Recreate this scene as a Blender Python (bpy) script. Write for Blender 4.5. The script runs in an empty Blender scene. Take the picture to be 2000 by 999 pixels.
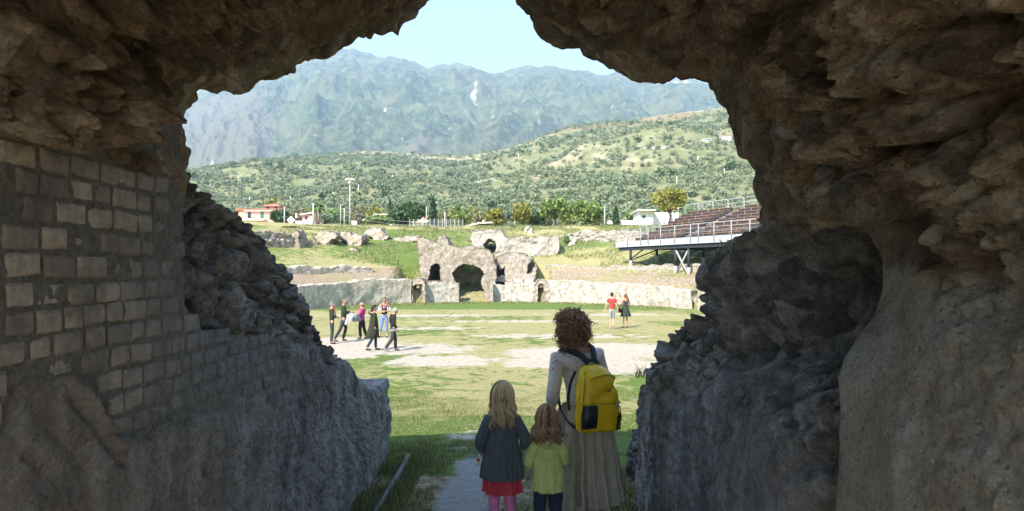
import bpy, math, random
import numpy as np
from mathutils import Vector, Matrix
random.seed(7); RNG = np.random.default_rng(7)
SC = bpy.context.scene; COL = SC.collection
rad = math.radians; pi = math.pi
# ------------------------------------------------------------------ camera, sky, sun, exposure
CZ = 2.8; FPX = 1333.0; HY = 530.0
cam = bpy.data.cameras.new('camera'); camo = bpy.data.objects.new('camera', cam); COL.objects.link(camo)
camo.location = (0, 0, CZ); camo.rotation_euler = (rad(90), 0, 0)
cam.sensor_width = 36; cam.lens = 36*FPX/2000; cam.shift_y = (HY-499.5)/2000
cam.clip_start = .05; cam.clip_end = 30000
SC.camera = camo
HAZE = 2.0e-4
SUN_AZ, SUN_EL = rad(32), rad(41)            # light travels towards +x*sin(az), +y*cos(az)
sdir = Vector((math.sin(SUN_AZ)*math.cos(SUN_EL), math.cos(SUN_AZ)*math.cos(SUN_EL), -math.sin(SUN_EL)))
W = bpy.data.worlds.new('World'); SC.world = W; W.use_nodes = True
nt = W.node_tree; bg = nt.nodes['Background']; sky = nt.nodes.new('ShaderNodeTexSky'); sky.sky_type = 'NISHITA'
sky.sun_disc = False; sky.sun_elevation = SUN_EL; sky.sun_rotation = math.atan2(-sdir.x, -sdir.y)
sky.altitude = 200; sky.air_density = 1.0; sky.dust_density = .3; sky.ozone_density = 2.6
nt.links.new(sky.outputs[0], bg.inputs[0]); bg.inputs[1].default_value = .15
sl = bpy.data.lights.new('sun', 'SUN'); sl.energy = 5; sl.angle = rad(.5); sl.color = (1, .94, .84)
so = bpy.data.objects.new('sun', sl); COL.objects.link(so); so.rotation_euler = sdir.to_track_quat('-Z', 'Y').to_euler(); so.location = (-20, -30, 60)
vs = SC.view_settings; vs.view_transform = 'Standard'; vs.look = 'None'; vs.exposure = 1.5; vs.gamma = 1
SC.render.engine = 'CYCLES'; SC.cycles.use_denoising = True
SC.cycles.max_bounces = 8; SC.cycles.diffuse_bounces = 6; SC.cycles.volume_bounces = 1; SC.cycles.transparent_max_bounces = 8

def P(px, py, d): return ((px-1000)/FPX*d, d, CZ-(py-HY)/FPX*d)
# ------------------------------------------------------------------ numpy noise
def _h(i, j, k, s):
    with np.errstate(over='ignore'):
        n = (i.astype(np.uint32)*np.uint32(374761393) + j.astype(np.uint32)*np.uint32(668265263) + k.astype(np.uint32)*np.uint32(2147483647) + np.uint32(s*974634777 & 0xffffffff))
        n = (n ^ (n >> np.uint32(13)))*np.uint32(1274126177); n = (n ^ (n >> np.uint32(16)))*np.uint32(2246822519); n = n ^ (n >> np.uint32(15))
    return (n & np.uint32(0xffffff)).astype(np.float64)/0xffffff
def noise(p, s=0):
    p = np.asarray(p, float); i = np.floor(p).astype(np.int64); f = p-i; f = f*f*f*(f*(f*6-15)+10); r = 0
    for a in (0, 1):
        for b in (0, 1):
            for c in (0, 1):
                r = r + _h(i[:, 0]+a, i[:, 1]+b, i[:, 2]+c, s)*(f[:, 0] if a else 1-f[:, 0])*(f[:, 1] if b else 1-f[:, 1])*(f[:, 2] if c else 1-f[:, 2])
    return r*2-1
def fbm(p, o=4, s=0, g=.5):
    r = 0; a = 1
    for k in range(o): r = r+a*noise(p*2**k, s+k*7); a *= g
    return r
def ridged(p, o=4, s=0):
    r = 0; a = 1
    for k in range(o): r = r+a*(1-2*np.abs(noise(p*2**k, s+k*7))); a *= .5
    return r
def worley(p, s=0):
    i = np.floor(p).astype(np.int64); f1 = np.full(len(p), 9.); f2 = f1.copy(); idn = np.zeros(len(p))
    for a in (-1, 0, 1):
        for b in (-1, 0, 1):
            for c in (-1, 0, 1):
                x, y, z = i[:, 0]+a, i[:, 1]+b, i[:, 2]+c
                d = np.sqrt((x+_h(x, y, z, s)-p[:, 0])**2+(y+_h(x, y, z, s+1)-p[:, 1])**2+(z+_h(x, y, z, s+2)-p[:, 2])**2)
                nw = d < f1; f2 = np.where(nw, f1, np.minimum(f2, d)); f1 = np.where(nw, d, f1)
    return f1, f2
def A3(x, y, z=0.): 
    x, y, z = np.broadcast_arrays(np.asarray(x, float), y, z); return np.stack([x.ravel(), y.ravel(), z.ravel()], 1)
def ss(x, a, b): t = np.clip((x-a)/(b-a), 0, 1); return t*t*(3-2*t)
# ------------------------------------------------------------------ scene helpers
def props(o, label=None, cat=None, group=None, kind=None):
    if label: o['label'] = label
    if cat: o['category'] = cat
    if group: o['group'] = group
    if kind: o['kind'] = kind
    return o
def empty(name, loc=(0, 0, 0), label=None, cat=None, group=None, rz=0):
    o = bpy.data.objects.new(name, None); COL.objects.link(o); o.location = loc; o.rotation_euler = (0, 0, rz); o.empty_display_size = .2
    return props(o, label, cat, group)
def mk(name, V, F, mats=None, parent=None, smooth=False, attr=None, mi=None, loc=None):
    V = np.asarray(V, np.float32).reshape(-1, 3)
    if not isinstance(F, (list, tuple)): F = [F]
    F = [np.asarray(f, np.int32) for f in F if len(f)]
    me = bpy.data.meshes.new(name); me.vertices.add(len(V)); me.vertices.foreach_set('co', V.ravel())
    tot = np.concatenate([np.full(len(f), f.shape[1], np.int32) for f in F]); idx = np.concatenate([f.ravel() for f in F])
    me.loops.add(len(idx)); me.loops.foreach_set('vertex_index', idx)
    me.polygons.add(len(tot)); me.polygons.foreach_set('loop_start', np.concatenate([[0], np.cumsum(tot)[:-1]]).astype(np.int32))
    try: me.polygons.foreach_set('loop_total', tot)
    except Exception: pass
    me.update(calc_edges=True)
    if attr:
        for k, a in attr.items():
            at = me.attributes.new(k, 'FLOAT', 'POINT'); at.data.foreach_set('value', np.asarray(a, np.float32))
    if mats:
        for m in (mats if isinstance(mats, (list, tuple)) else [mats]): me.materials.append(m)
    if mi is not None: me.polygons.foreach_set('material_index', np.asarray(mi, np.int32))
    me.polygons.foreach_set('use_smooth', np.full(len(tot), bool(smooth)))
    me.validate()
    o = bpy.data.objects.new(name, me); COL.objects.link(o)
    if parent: o.parent = parent
    if loc: o.location = loc
    return o
def grid(nu, nv, wrap=False):
    i = np.arange(nu if wrap else nu-1)[:, None]; j = np.arange(nv-1)[None, :]; i2 = (i+1) % nu
    return np.stack([(i*nv+j), (i2*nv+j), (i2*nv+j+1), (i*nv+j+1)], -1).reshape(-1, 4)
class MB:
    def __init__(s): s.v = []; s.f4 = []; s.f3 = []; s.n = 0; s.m4 = []; s.m3 = []
    def add(s, V, F, m=0):
        V = np.asarray(V, float).reshape(-1, 3); F = np.asarray(F)+s.n; s.v.append(V); s.n += len(V)
        (s.f4 if F.shape[1] == 4 else s.f3).append(F); (s.m4 if F.shape[1] == 4 else s.m3).extend([m]*len(F)); return s
    def box(s, c, d, rz=0, m=0, ax=None):
        x, y, z = np.array(d)/2; V = np.array([[a, b, e] for a in (-x, x) for b in (-y, y) for e in (-z, z)])
        if ax is not None: V = V@np.array(ax).T
        elif rz: c_, s_ = math.cos(rz), math.sin(rz); V = V@np.array([[c_, s_, 0], [-s_, c_, 0], [0, 0, 1]])
        return s.add(V+np.array(c), [[0, 1, 3, 2], [4, 6, 7, 5], [0, 4, 5, 1], [2, 3, 7, 6], [0, 2, 6, 4], [1, 5, 7, 3]], m)
    def tube(s, pts, r, n=6, m=0, cap=True):
        V, F = tube(pts, r, n); s.add(V, F, m)
        if cap and n <= 12:
            b = len(V)-n
            for k in range(1, n-1): s.f3.append(np.array([[0, k+1, k]])+s.n-len(V)); s.f3.append(np.array([[b, b+k, b+k+1]])+s.n-len(V)); s.m3 += [m, m]
        return s
    def beam(s, a, b, w, h, m=0):
        a = np.array(a, float); b = np.array(b, float); t = b-a; L = np.linalg.norm(t); t = t/L
        up = np.array([0, 0, 1.]) if abs(t[2]) < .95 else np.array([1., 0, 0]); sd = np.cross(t, up); sd /= np.linalg.norm(sd); u = np.cross(sd, t)
        return s.box((a+b)/2, (w, L, h), m=m, ax=np.stack([sd, t, u], 1))
    def build(s, name, mats=None, parent=None, smooth=False, loc=None):
        F = []; mi = []
        if s.f4: F.append(np.concatenate(s.f4)); mi += s.m4
        if s.f3: F.append(np.concatenate(s.f3)); mi += s.m3
        return mk(name, np.concatenate(s.v), F, mats, parent, smooth, mi=mi, loc=loc)
def tube(pts, r, n=6):
    pts = np.asarray(pts, float); k = len(pts); r = np.broadcast_to(np.asarray(r, float), (k,))
    t = np.gradient(pts, axis=0); t /= np.linalg.norm(t, axis=1)[:, None]+1e-9
    ref = np.array([0, 0, 1.]) if abs(t[:, 2]).mean() < .8 else np.array([1., 0, 0])
    a = np.cross(t, ref); a /= np.linalg.norm(a, axis=1)[:, None]+1e-9; b = np.cross(t, a)
    th = np.arange(n)/n*2*pi
    V = pts[:, None]+r[:, None, None]*(np.cos(th)[None, :, None]*a[:, None]+np.sin(th)[None, :, None]*b[:, None])
    i = np.arange(k-1)[:, None]; j = np.arange(n)[None, :]; j2 = (j+1) % n
    return V.reshape(-1, 3), np.stack([i*n+j, i*n+j2, (i+1)*n+j2, (i+1)*n+j], -1).reshape(-1, 4)
def rings(R, seg=32, fold=None):
    """R rows: z, cx, cy, rx, ry[, foldamp]"""
    R = np.array([list(r)+[0]*(6-len(r)) for r in R], float); th = np.arange(seg)/seg*2*pi
    f = fold(th) if fold is not None else np.zeros(seg)
    s = 1+R[:, 5][:, None]*f[None, :]
    V = np.stack([R[:, 1][:, None]+R[:, 3][:, None]*s*np.cos(th), R[:, 2][:, None]+R[:, 4][:, None]*s*np.sin(th), np.repeat(R[:, 0][:, None], seg, 1)], -1)
    n = len(R); i = np.arange(n-1)[:, None]; j = np.arange(seg)[None, :]; j2 = (j+1) % seg
    return V.reshape(-1, 3), np.stack([i*seg+j, i*seg+j2, (i+1)*seg+j2, (i+1)*seg+j], -1).reshape(-1, 4)
def resamp(R, n):
    mx = max(len(r) for r in R); R = np.array([list(r)+[0]*(mx-len(r)) for r in R], float); t = np.linspace(0, len(R)-1, n); return np.stack([np.interp(t, np.arange(len(R)), R[:, c]) for c in range(R.shape[1])], 1)
# ------------------------------------------------------------------ materials
class NT:
    def __init__(s, name, rough=.9, spec=.2):
        m = bpy.data.materials.new(name); m.use_nodes = True; s.m = m; s.t = m.node_tree; s.b = s.t.nodes['Principled BSDF']
        s.b.inputs['Roughness'].default_value = rough; s.b.inputs['Specular IOR Level'].default_value = spec
        s.co = s.t.nodes.new('ShaderNodeTexCoord')
    def n(s, ty, **k):
        x = s.t.nodes.new(ty)
        for a, v in k.items(): setattr(x, a, v)
        return x
    def l(s, a, b): s.t.links.new(a, b)
    def map(s, sc=(1, 1, 1), coord='Object'):
        mp = s.n('ShaderNodeMapping'); mp.inputs['Scale'].default_value = sc; s.l(s.co.outputs[coord], mp.inputs[0]); return mp.outputs[0]
    def noise(s, scale, det=6, vec=None, rough=.6, dist=0.):
        x = s.n('ShaderNodeTexNoise'); x.inputs['Scale'].default_value = scale; x.inputs['Detail'].default_value = det; x.inputs['Roughness'].default_value = rough; x.inputs['Distortion'].default_value = dist
        s.l(vec if vec else s.co.outputs['Object'], x.inputs['Vector']); return x.outputs['Fac']
    def vor(s, scale, feat='F1', vec=None):
        x = s.n('ShaderNodeTexVoronoi', feature=feat); x.inputs['Scale'].default_value = scale
        s.l(vec if vec else s.co.outputs['Object'], x.inputs['Vector']); return x.outputs['Distance']
    def ramp(s, fac, stops):
        x = s.n('ShaderNodeValToRGB'); e = x.color_ramp.elements
        while len(e) < len(stops): e.new(.5)
        for i, (p, c) in enumerate(stops): e[i].position = p; e[i].color = (*c, 1) if hasattr(c, '__len__') else (c, c, c, 1)
        s.l(fac, x.inputs[0]); return x.outputs[0]
    def mix(s, fac, a, b, mode='MIX'):
        x = s.n('ShaderNodeMix', data_type='RGBA', blend_type=mode); ins = [i for i in x.inputs if i.enabled]
        for i, v in zip((x.inputs[0], x.inputs[6], x.inputs[7]), (fac, a, b)):
            if hasattr(v, 'is_output'): s.l(v, i)
            elif isinstance(v, (int, float)): i.default_value = v
            else: i.default_value = (*v, 1)
        return x.outputs[2]
    def math(s, op, a, b=0.):
        x = s.n('ShaderNodeMath', operation=op)
        for i, v in zip(x.inputs, (a, b)):
            if hasattr(v, 'is_output'): s.l(v, i)
            else: i.default_value = v
        return x.outputs[0]
    def attr(s, name): x = s.n('ShaderNodeAttribute'); x.attribute_name = name; return x.outputs['Fac']
    def rnd(s): return s.n('ShaderNodeObjectInfo').outputs['Random']
    def col(s, c): s.l(c, s.b.inputs['Base Color']); return s
    def bump(s, *hs):
        last = None
        for h, st, di in hs:
            b = s.n('ShaderNodeBump'); b.inputs['Strength'].default_value = st; b.inputs['Distance'].default_value = di; s.l(h, b.inputs['Height'])
            if last: s.l(last, b.inputs['Normal'])
            last = b.outputs[0]
        s.l(last, s.b.inputs['Normal']); return s
def simple(name, c, rough=.8, var=.15, scale=8, bump=0, metal=0, bs=60):
    n = NT(name, rough); f = n.noise(scale, 5)
    lo = tuple(x*(1-var) for x in c); hi = tuple(min(1, x*(1+var)) for x in c)
    n.col(n.ramp(f, [(.3, lo), (.7, hi)])); n.b.inputs['Metallic'].default_value = metal
    if bump: n.bump((n.noise(bs, 4), bump, .01))
    return n.m
def cells(n, c, sc, lo=.62, hi=1.35, amt=1.):   # every stone of the conglomerate has its own tone
    w = n.n('ShaderNodeTexNoise'); w.inputs['Scale'].default_value = sc*.8; w.inputs['Detail'].default_value = 3; n.l(n.co.outputs['Object'], w.inputs['Vector'])
    va = n.n('ShaderNodeVectorMath', operation='MULTIPLY_ADD'); n.l(w.outputs['Color'], va.inputs[0]); va.inputs[1].default_value = (.9/sc,)*3; n.l(n.co.outputs['Object'], va.inputs[2])
    v = n.n('ShaderNodeTexVoronoi'); v.inputs['Scale'].default_value = sc; n.l(va.outputs[0], v.inputs['Vector']); sp = n.n('ShaderNodeSeparateColor'); n.l(v.outputs['Color'], sp.inputs[0])
    return n.mix(amt, c, n.ramp(sp.outputs[0], [(0., (lo, lo, lo)), (1., (hi, hi*.98, hi*.93))]), 'MULTIPLY')
def rockmat(name, dark, mid, light, scale=1., rscale=9., bump=.8, stain=None, stainamt=.5, pits=True, pier=False):
    n = NT(name, .95, .15)
    a = n.noise(rscale*scale, 10, rough=.7, dist=.4); c = n.ramp(a, [(.28, dark), (.5, mid), (.72, light)])
    big = n.noise(1.3*scale, 4, rough=.6, dist=.8)
    c = n.mix(n.ramp(big, [(.38, 0.), (.62, 1.)]), n.mix(.55, c, dark), c)
    if stain: c = n.mix(n.math('MULTIPLY', n.ramp(n.noise(2.1*scale, 5, rough=.65), [(.5, 0.), (.66, 1.)]), stainamt), c, stain)
    c = cells(n, c, 5.5*scale, .6, 1.4, .9); c = cells(n, c, 15*scale, .68, 1.35, .8)
    if pier:
        pl = n.ramp(n.noise(4, 9, rough=.72, dist=.5), [(.32, (.26, .195, .13)), (.48, (.52, .42, .30)), (.7, (.72, .63, .49))]); c = n.mix(n.ramp(n.math('ADD', n.attr('pier'), n.math('MULTIPLY', n.math('SUBTRACT', n.noise(5, 6), .5), .8)), [(.4, 0.), (.6, 1.)]), c, pl)
    fine = n.noise(70*scale, 6, rough=.75); c = n.mix(.75, c, n.ramp(fine, [(.25, .25), (.75, .95)]), 'OVERLAY')
    n.col(c)
    hs = [(n.noise(11*scale, 9, rough=.7, dist=.6), bump, .10/scale), (n.noise(38*scale, 9, rough=.78), bump, .045/scale)]
    if pits: hs.append((n.ramp(n.vor(30*scale), [(.0, 0.), (.25, 1.)]), bump*.7, .02/scale))
    n.bump(*hs); return n.m
M = {}
M['vault'] = rockmat('vault_rock', (.15, .105, .065), (.48, .365, .24), (.84, .72, .54), 1, 8, 1., (.42, .27, .14), .5, pier=True)
M['grey_rubble'] = rockmat('grey_rubble', (.09, .085, .08), (.22, .205, .19), (.45, .43, .41), 1, 8, 1., (.26, .24, .21), .4)
M['plaster_rock'] = rockmat('old_plaster', (.09, .08, .072), (.17, .15, .135), (.30, .27, .235), 1, 6, .6, (.12, .115, .12), .6)
def brickmat(name, c, c2):
    n = NT(name, .95, .1); f = n.noise(22, 8, rough=.75); a = n.ramp(f, [(.3, tuple(x*.55 for x in c)), (.6, c), (.8, tuple(min(1, x*1.2) for x in c))])
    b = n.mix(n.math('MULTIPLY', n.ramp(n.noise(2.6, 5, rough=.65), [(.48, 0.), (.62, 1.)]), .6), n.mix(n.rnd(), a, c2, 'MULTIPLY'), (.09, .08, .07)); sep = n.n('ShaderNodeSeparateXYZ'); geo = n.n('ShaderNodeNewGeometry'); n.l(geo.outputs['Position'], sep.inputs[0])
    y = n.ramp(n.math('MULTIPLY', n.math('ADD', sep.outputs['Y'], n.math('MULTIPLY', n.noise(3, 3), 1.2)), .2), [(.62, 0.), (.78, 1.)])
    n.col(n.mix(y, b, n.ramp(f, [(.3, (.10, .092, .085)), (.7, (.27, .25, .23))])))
    n.bump((n.noise(45, 7, rough=.7), .5, .01), (n.ramp(n.vor(60), [(.05, 0.), (.3, 1.)]), .35, .006)); return n.m
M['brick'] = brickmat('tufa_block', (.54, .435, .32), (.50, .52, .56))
def wallmat():   # mortar / plaster / rubble blended by painted attributes (what the wall is made of)
    n = NT('passage_wall_stone', .95, .12)
    f = n.noise(9, 9, rough=.7, dist=.4); fine = n.noise(65, 6, rough=.75)
    rub = cells(n, n.ramp(f, [(.28, (.10, .094, .088)), (.5, (.37, .34, .31)), (.72, (.70, .67, .63))]), 11, .6, 1.4)
    pla = n.ramp(n.noise(7, 8, vec=n.map((1, 1, .45)), rough=.68), [(.3, (.24, .20, .155)), (.5, (.44, .375, .30)), (.72, (.64, .56, .47))])
    cold = n.ramp(n.noise(6, 8, vec=n.map((1, 1, .4)), rough=.7), [(.3, (.14, .13, .118)), (.5, (.34, .31, .28)), (.75, (.60, .57, .53))])
    pla = n.mix(n.attr('cold'), pla, cold)
    mor = n.ramp(n.noise(24, 6), [(.35, (.24, .21, .165)), (.65, (.38, .34, .27))])
    c = n.mix(n.attr('rubble'), n.mix(n.attr('plaster'), mor, pla), rub)
    c = n.mix(.7, c, n.ramp(fine, [(.25, .25), (.75, .92)]), 'OVERLAY'); n.col(c)
    n.bump((n.noise(13, 9, rough=.7, dist=.5), 1., .06), (n.noise(38, 9, rough=.78), 1., .035), (n.ramp(n.vor(30), [(.0, 0.), (.22, 1.)]), .7, .014)); return n.m
M['passage_wall'] = wallmat()
def groundmat():
    n = NT('ground_surface', 1., .05)
    f = n.noise(1.6, 9, rough=.72, dist=.6); g = n.noise(7, 9, rough=.8); h = n.noise(.35, 6, rough=.6)
    gr = n.ramp(g, [(.25, (.06, .095, .02)), (.5, (.125, .175, .043)), (.75, (.22, .275, .085))])
    dry = n.ramp(g, [(.25, (.17, .145, .06)), (.5, (.33, .29, .13)), (.75, (.50, .44, .25))])
    dirt = n.ramp(n.noise(5, 9, rough=.75), [(.25, (.30, .24, .17)), (.5, (.47, .40, .31)), (.75, (.66, .58, .48))])
    rubc = n.ramp(n.noise(6, 9, rough=.8), [(.3, (.12, .085, .05)), (.5, (.30, .22, .14)), (.7, (.62, .53, .42))])
    def sharp(a, nz, k=3.): return n.ramp(n.math('ADD', n.math('MULTIPLY', n.math('SUBTRACT', nz, .5), k*.55), a), [(.40, 0.), (.60, 1.)])
    c = n.mix(sharp(n.attr('dry'), f, 4), gr, dry)
    c = n.mix(sharp(n.attr('dirt'), f, 4), c, dirt)
    c = n.mix(sharp(n.attr('rubble'), g, 3), c, rubc)
    grey = n.ramp(n.noise(14, 8, rough=.7), [(.3, (.24, .23, .21)), (.7, (.42, .40, .37))])
    c = n.mix(sharp(n.attr('path'), f, 3.), c, grey)
    n.col(c); n.bump((g, .6, .12), (n.noise(45, 6, rough=.75), .6, .03)); return n.m
M['ground'] = groundmat()
def ruinmat(name, dark, mid, light, sc=1.):
    n = NT(name, .95, .1); f = n.noise(1.6*sc, 9, rough=.72, dist=.4); c = n.ramp(f, [(.3, dark), (.5, mid), (.68, light)])
    f2 = n.noise(9*sc, 7, rough=.75); c = n.mix(.6, c, n.ramp(f2, [(.3, .2), (.7, .95)]), 'OVERLAY')
    st = n.noise(2.2*sc, 6, vec=n.map((1.2, 1.2, .3)), rough=.7); c = n.mix(n.math('MULTIPLY', n.ramp(st, [(.5, 0.), (.7, 1.)]), .55), c, dark)
    n.col(c); n.bump((f, .8, .3), (f2, .8, .1), (n.ramp(n.vor(7*sc), [(0., 0.), (.3, 1.)]), .4, .05)); return n.m
M['ruin'] = ruinmat('ruin_masonry', (.22, .17, .12), (.42, .35, .27), (.64, .57, .48), 1.6)
M['ruin_grey'] = ruinmat('ruin_concrete', (.17, .135, .10), (.36, .30, .235), (.54, .47, .385), 2)
M['ruin_pale'] = ruinmat('pale_plaster', (.25, .195, .135), (.52, .46, .38), (.72, .67, .60), 1.5)
M['ruin_white'] = ruinmat('whitish_limestone', (.20, .16, .115), (.47, .41, .335), (.66, .60, .53), 3)
M['podium_left'] = ruinmat('weathered_plaster', (.30, .24, .17), (.53, .45, .35), (.68, .61, .51))
def leafmat(name, cols, tr=.15, obj=False):
    n = NT(name, .6, .3); geo = n.n('ShaderNodeNewGeometry'); r = geo.outputs['Random Per Island']
    k = len(cols); c = n.ramp(r, [(i/(k-1)*.9+.05, c) for i, c in enumerate(cols)]); n.col(c)
    if tr:
        t = n.n('ShaderNodeBsdfTranslucent'); n.l(c, t.inputs[0]); mx = n.n('ShaderNodeMixShader'); mx.inputs[0].default_value = tr; n.l(n.b.outputs[0], mx.inputs[1]); n.l(t.outputs[0], mx.inputs[2]); n.l(mx.outputs[0], n.t.nodes['Material Output'].inputs[0])
    return n.m
M['grass'] = leafmat('grass_blades', [(.07, .10, .022), (.13, .16, .045), (.20, .22, .07), (.36, .33, .16)])
M['olive'] = leafmat('olive_leaves', [(.145, .18, .09), (.18, .22, .115), (.22, .25, .14), (.165, .21, .10), (.25, .27, .165)])
M['leaf_dark'] = leafmat('dark_leaves', [(.025, .06, .018), (.045, .09, .025), (.08, .13, .04)])
M['leaf_mid'] = leafmat('green_leaves', [(.06, .11, .025), (.12, .20, .04), (.19, .27, .07), (.28, .31, .10)])
M['leaf_yellow'] = leafmat('autumn_leaves', [(.09, .13, .02), (.22, .23, .04), (.34, .27, .04), (.14, .17, .03), (.4, .3, .06)])
M['leaf_brown'] = leafmat('brownish_leaves', [(.15, .14, .06), (.24, .20, .09), (.19, .17, .08), (.12, .15, .05)])
M['leaf_grey'] = leafmat('grey_green_leaves', [(.07, .11, .06), (.13, .18, .10), (.18, .23, .13)])
M['bark'] = simple('bark', (.12, .09, .065), .95, .3, 6, .5)
M['dry_stem'] = leafmat('dry_stems', [(.50, .34, .28), (.62, .46, .40), (.40, .34, .20)])
M['metal_white'] = simple('galvanised_rail', (.31, .315, .31), .5, .15, 3)
M['metal_grey'] = simple('grey_fascia', (.42, .45, .47), .5, .12, 2)
M['metal_dark'] = simple('dark_steel', (.035, .04, .045), .6, .2, 3)
M['seat_dark'] = simple('dark_bench_board', (.075, .062, .058), .7, .4, 2.5)
M['rust'] = simple('rusty_tube', (.36, .17, .10), .8, .3, 5)
M['concrete'] = simple('concrete_post', (.42, .41, .38), .9, .12, 3)
M['white'] = simple('white_paint', (.78, .77, .73), .7, .06, 2)
M['pink'] = simple('pink_plaster', (.62, .32, .26), .85, .1, 2)
M['cream'] = simple('cream_plaster', (.68, .58, .36), .85, .08, 2)
M['roof_tile'] = simple('roof_tile', (.42, .15, .09), .85, .25, 6, .3, bs=20)
M['roof_pale'] = simple('pale_roof', (.55, .52, .46), .85, .15, 4)
M['glass'] = simple('dark_glass', (.03, .04, .045), .15, .2, 2)
M['shutter'] = simple('green_shutter', (.03, .14, .09), .6, .1, 3)
M['wire'] = simple('grey_wire', (.30, .30, .29), .6, .1, 2)
M['sign_blue'] = simple('sign_blue', (.12, .42, .60), .5, .08, 2)
# ================================================================== GROUND
EX, EY, EA, EB = -1., 34.5, 17.4, 27.
def ellr(x, y):
    u = (x-EX)/EA; v = (y-EY)/EB; e = np.sqrt(u*u+v*v)+1e-9; g = np.sqrt((u/EA)**2+(v/EB)**2)/e+1e-9
    return (e-1)/g
CR = np.array([-99, .25, .65, 4.3, 4.9, 6, 14, 24, 33, 41, 60, 90, 150]); CZV = np.array([0, 0, 1.75, 2.75, 3.1, 3.25, 5.35, 7.7, 8.9, 9.45, 9.6, 9.7, 9.7])
def ramp_z(y): return .72*(1-ss(y, 5.0, 16.5))
def G(x, y):
    x = np.asarray(x, float); y = np.asarray(y, float); r = ellr(x, y)
    cav = np.interp(r, CR, CZV)
    cor = np.where(y < 12, ss(np.abs(x+.2), 2.3+12*ss(-y, .8, 3), 3.2+14*ss(-y, .8, 3)), 1.)
    nx_ = (ss(x, -6.2, -5.2)*(1-ss(x, -2.0, -1.2))*ss(y, 55, 60)*(1-ss(y, 66, 69)))
    cav = cav*(1-nx_)+nx_*np.clip((y-61.2)*.24, 0, 1.3)
    cav = np.where((x > -10.5) & (x < 3.5) & (r < 6), np.minimum(cav, 1.25+.0*x+ss(r, 4.6, 7.5)*2.2), cav)
    rz = ramp_z(y)*(1-ss(np.abs(x), 4, 9))
    z = np.maximum(rz, 0)+cav*cor
    p = A3(x, y); bumpy = fbm(p*.35, 3, 5)*.10*ss(r, 0.6, 5)+noise(p*1.3, 9)*.03*ss(r, .6, 2)+.015*noise(p*.8, 3)
    b = np.hypot(x, y); far = ss(b, 150, 420)
    return z+bumpy.reshape(z.shape)-far*4
def g1(x, y): return float(G(np.array([x]), np.array([y]))[0])
def axis(a, b, n, lo, hi, k):   # dense between a..b, stretching outwards
    mid = np.linspace(a, b, n); st = (b-a)/(n-1)
    def out(e):
        r = []; s = st; p = 0
        while p < e: s *= k; p += s; r.append(p)
        return np.array(r)
    return np.concatenate([(a-out(a-lo))[::-1], mid, b+out(hi-b)])
gx = axis(-24, 24, 200, -9000, 9000, 1.09); gy = axis(3, 104, 420, -5000, 12000, 1.09)
X, Y = np.meshgrid(gx, gy, indexing='ij'); Z = G(X.ravel(), Y.ravel()); xr, yr = X.ravel(), Y.ravel(); rr = ellr(xr, yr)
def blob(x, y, cx, cy, rx, ry): return np.exp(-(((x-cx)/rx)**2+((y-cy)/ry)**2)**1.5)
p2 = A3(xr, yr)
dirt = np.zeros(len(xr))
for c in [(-4.6, 24.6, 3.6, 2.0), (-6.5, 23.5, 2.6, 2.5), (-2.2, 21.3, 1.9, 1.6), (-7, 27, 3, 2.0), (2.3, 23, 2.8, 2.6), (3.2, 20.2, 2.2, 1.9), (.8, 20.8, 1.2, 1.3), (4.2, 24.5, 2.6, 2.2), (-4, 33.5, 3.2, 1.3), (0.5, 38, 7, 1.1), (6, 44, 6, 1.6), (-6, 43, 8, 1.8), (2, 29.5, 5, 1.4)]:
    dirt = np.maximum(dirt, blob(xr, yr, *c)*(1. if c[1] < 29 else .62))
dirt = np.maximum(dirt, .55*blob(xr, yr, -.5, 9.5, .5, 2.5)); dirt = np.maximum(dirt, ss(-yr, .5, 1.5)*(yr > -40))
dry = np.where(rr < 0, .42+.35*noise(p2*.22, 21)+.2*ss(yr, 13, 20)*(1-ss(yr, 46, 54)), .58+.4*noise(p2*.13, 31))
dry = np.where((rr < 0) & (yr > 50), .1, dry); dry = np.where((rr < 0)&(yr < 12), .2*ss(yr, 9, 12)+.12, dry)
dry = np.where((rr > 6) & (xr < -4) & (rr < 16), dry-.12, dry); rubk = 1-ss(xr, -6.5, -5)*(1-ss(xr, -2, -.8))*(yr > 58)*(yr < 69); dry = np.where((rr > 26), dry+.18, dry)
rub = np.zeros(len(xr)); rub = np.where((rr > .2) & (rr < 4.8), .62+.2*noise(p2*.3, 4), rub); rub = np.where((rr > 4.8) & (rr < 24), .12+.3*noise(p2*.25, 8), rub)
rub = rub*rubk; path = .95*np.exp(-(np.abs(xr+.42-.05*np.sin(yr))/.27)**4)*(1-ss(yr, 7.2, 9.6)); path = np.where((yr < 4) & (yr > -1), .9, path)
ground = mk('ground', A3(xr, yr, Z), grid(len(gx), len(gy)), M['ground'], smooth=True, attr=dict(dirt=dirt, dry=np.clip(dry, 0, 1), rubble=np.clip(rub, 0, 1), path=path))
props(ground, kind='structure', label='grassy arena floor with worn pale dirt patches and grass terraces rising round it')

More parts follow.
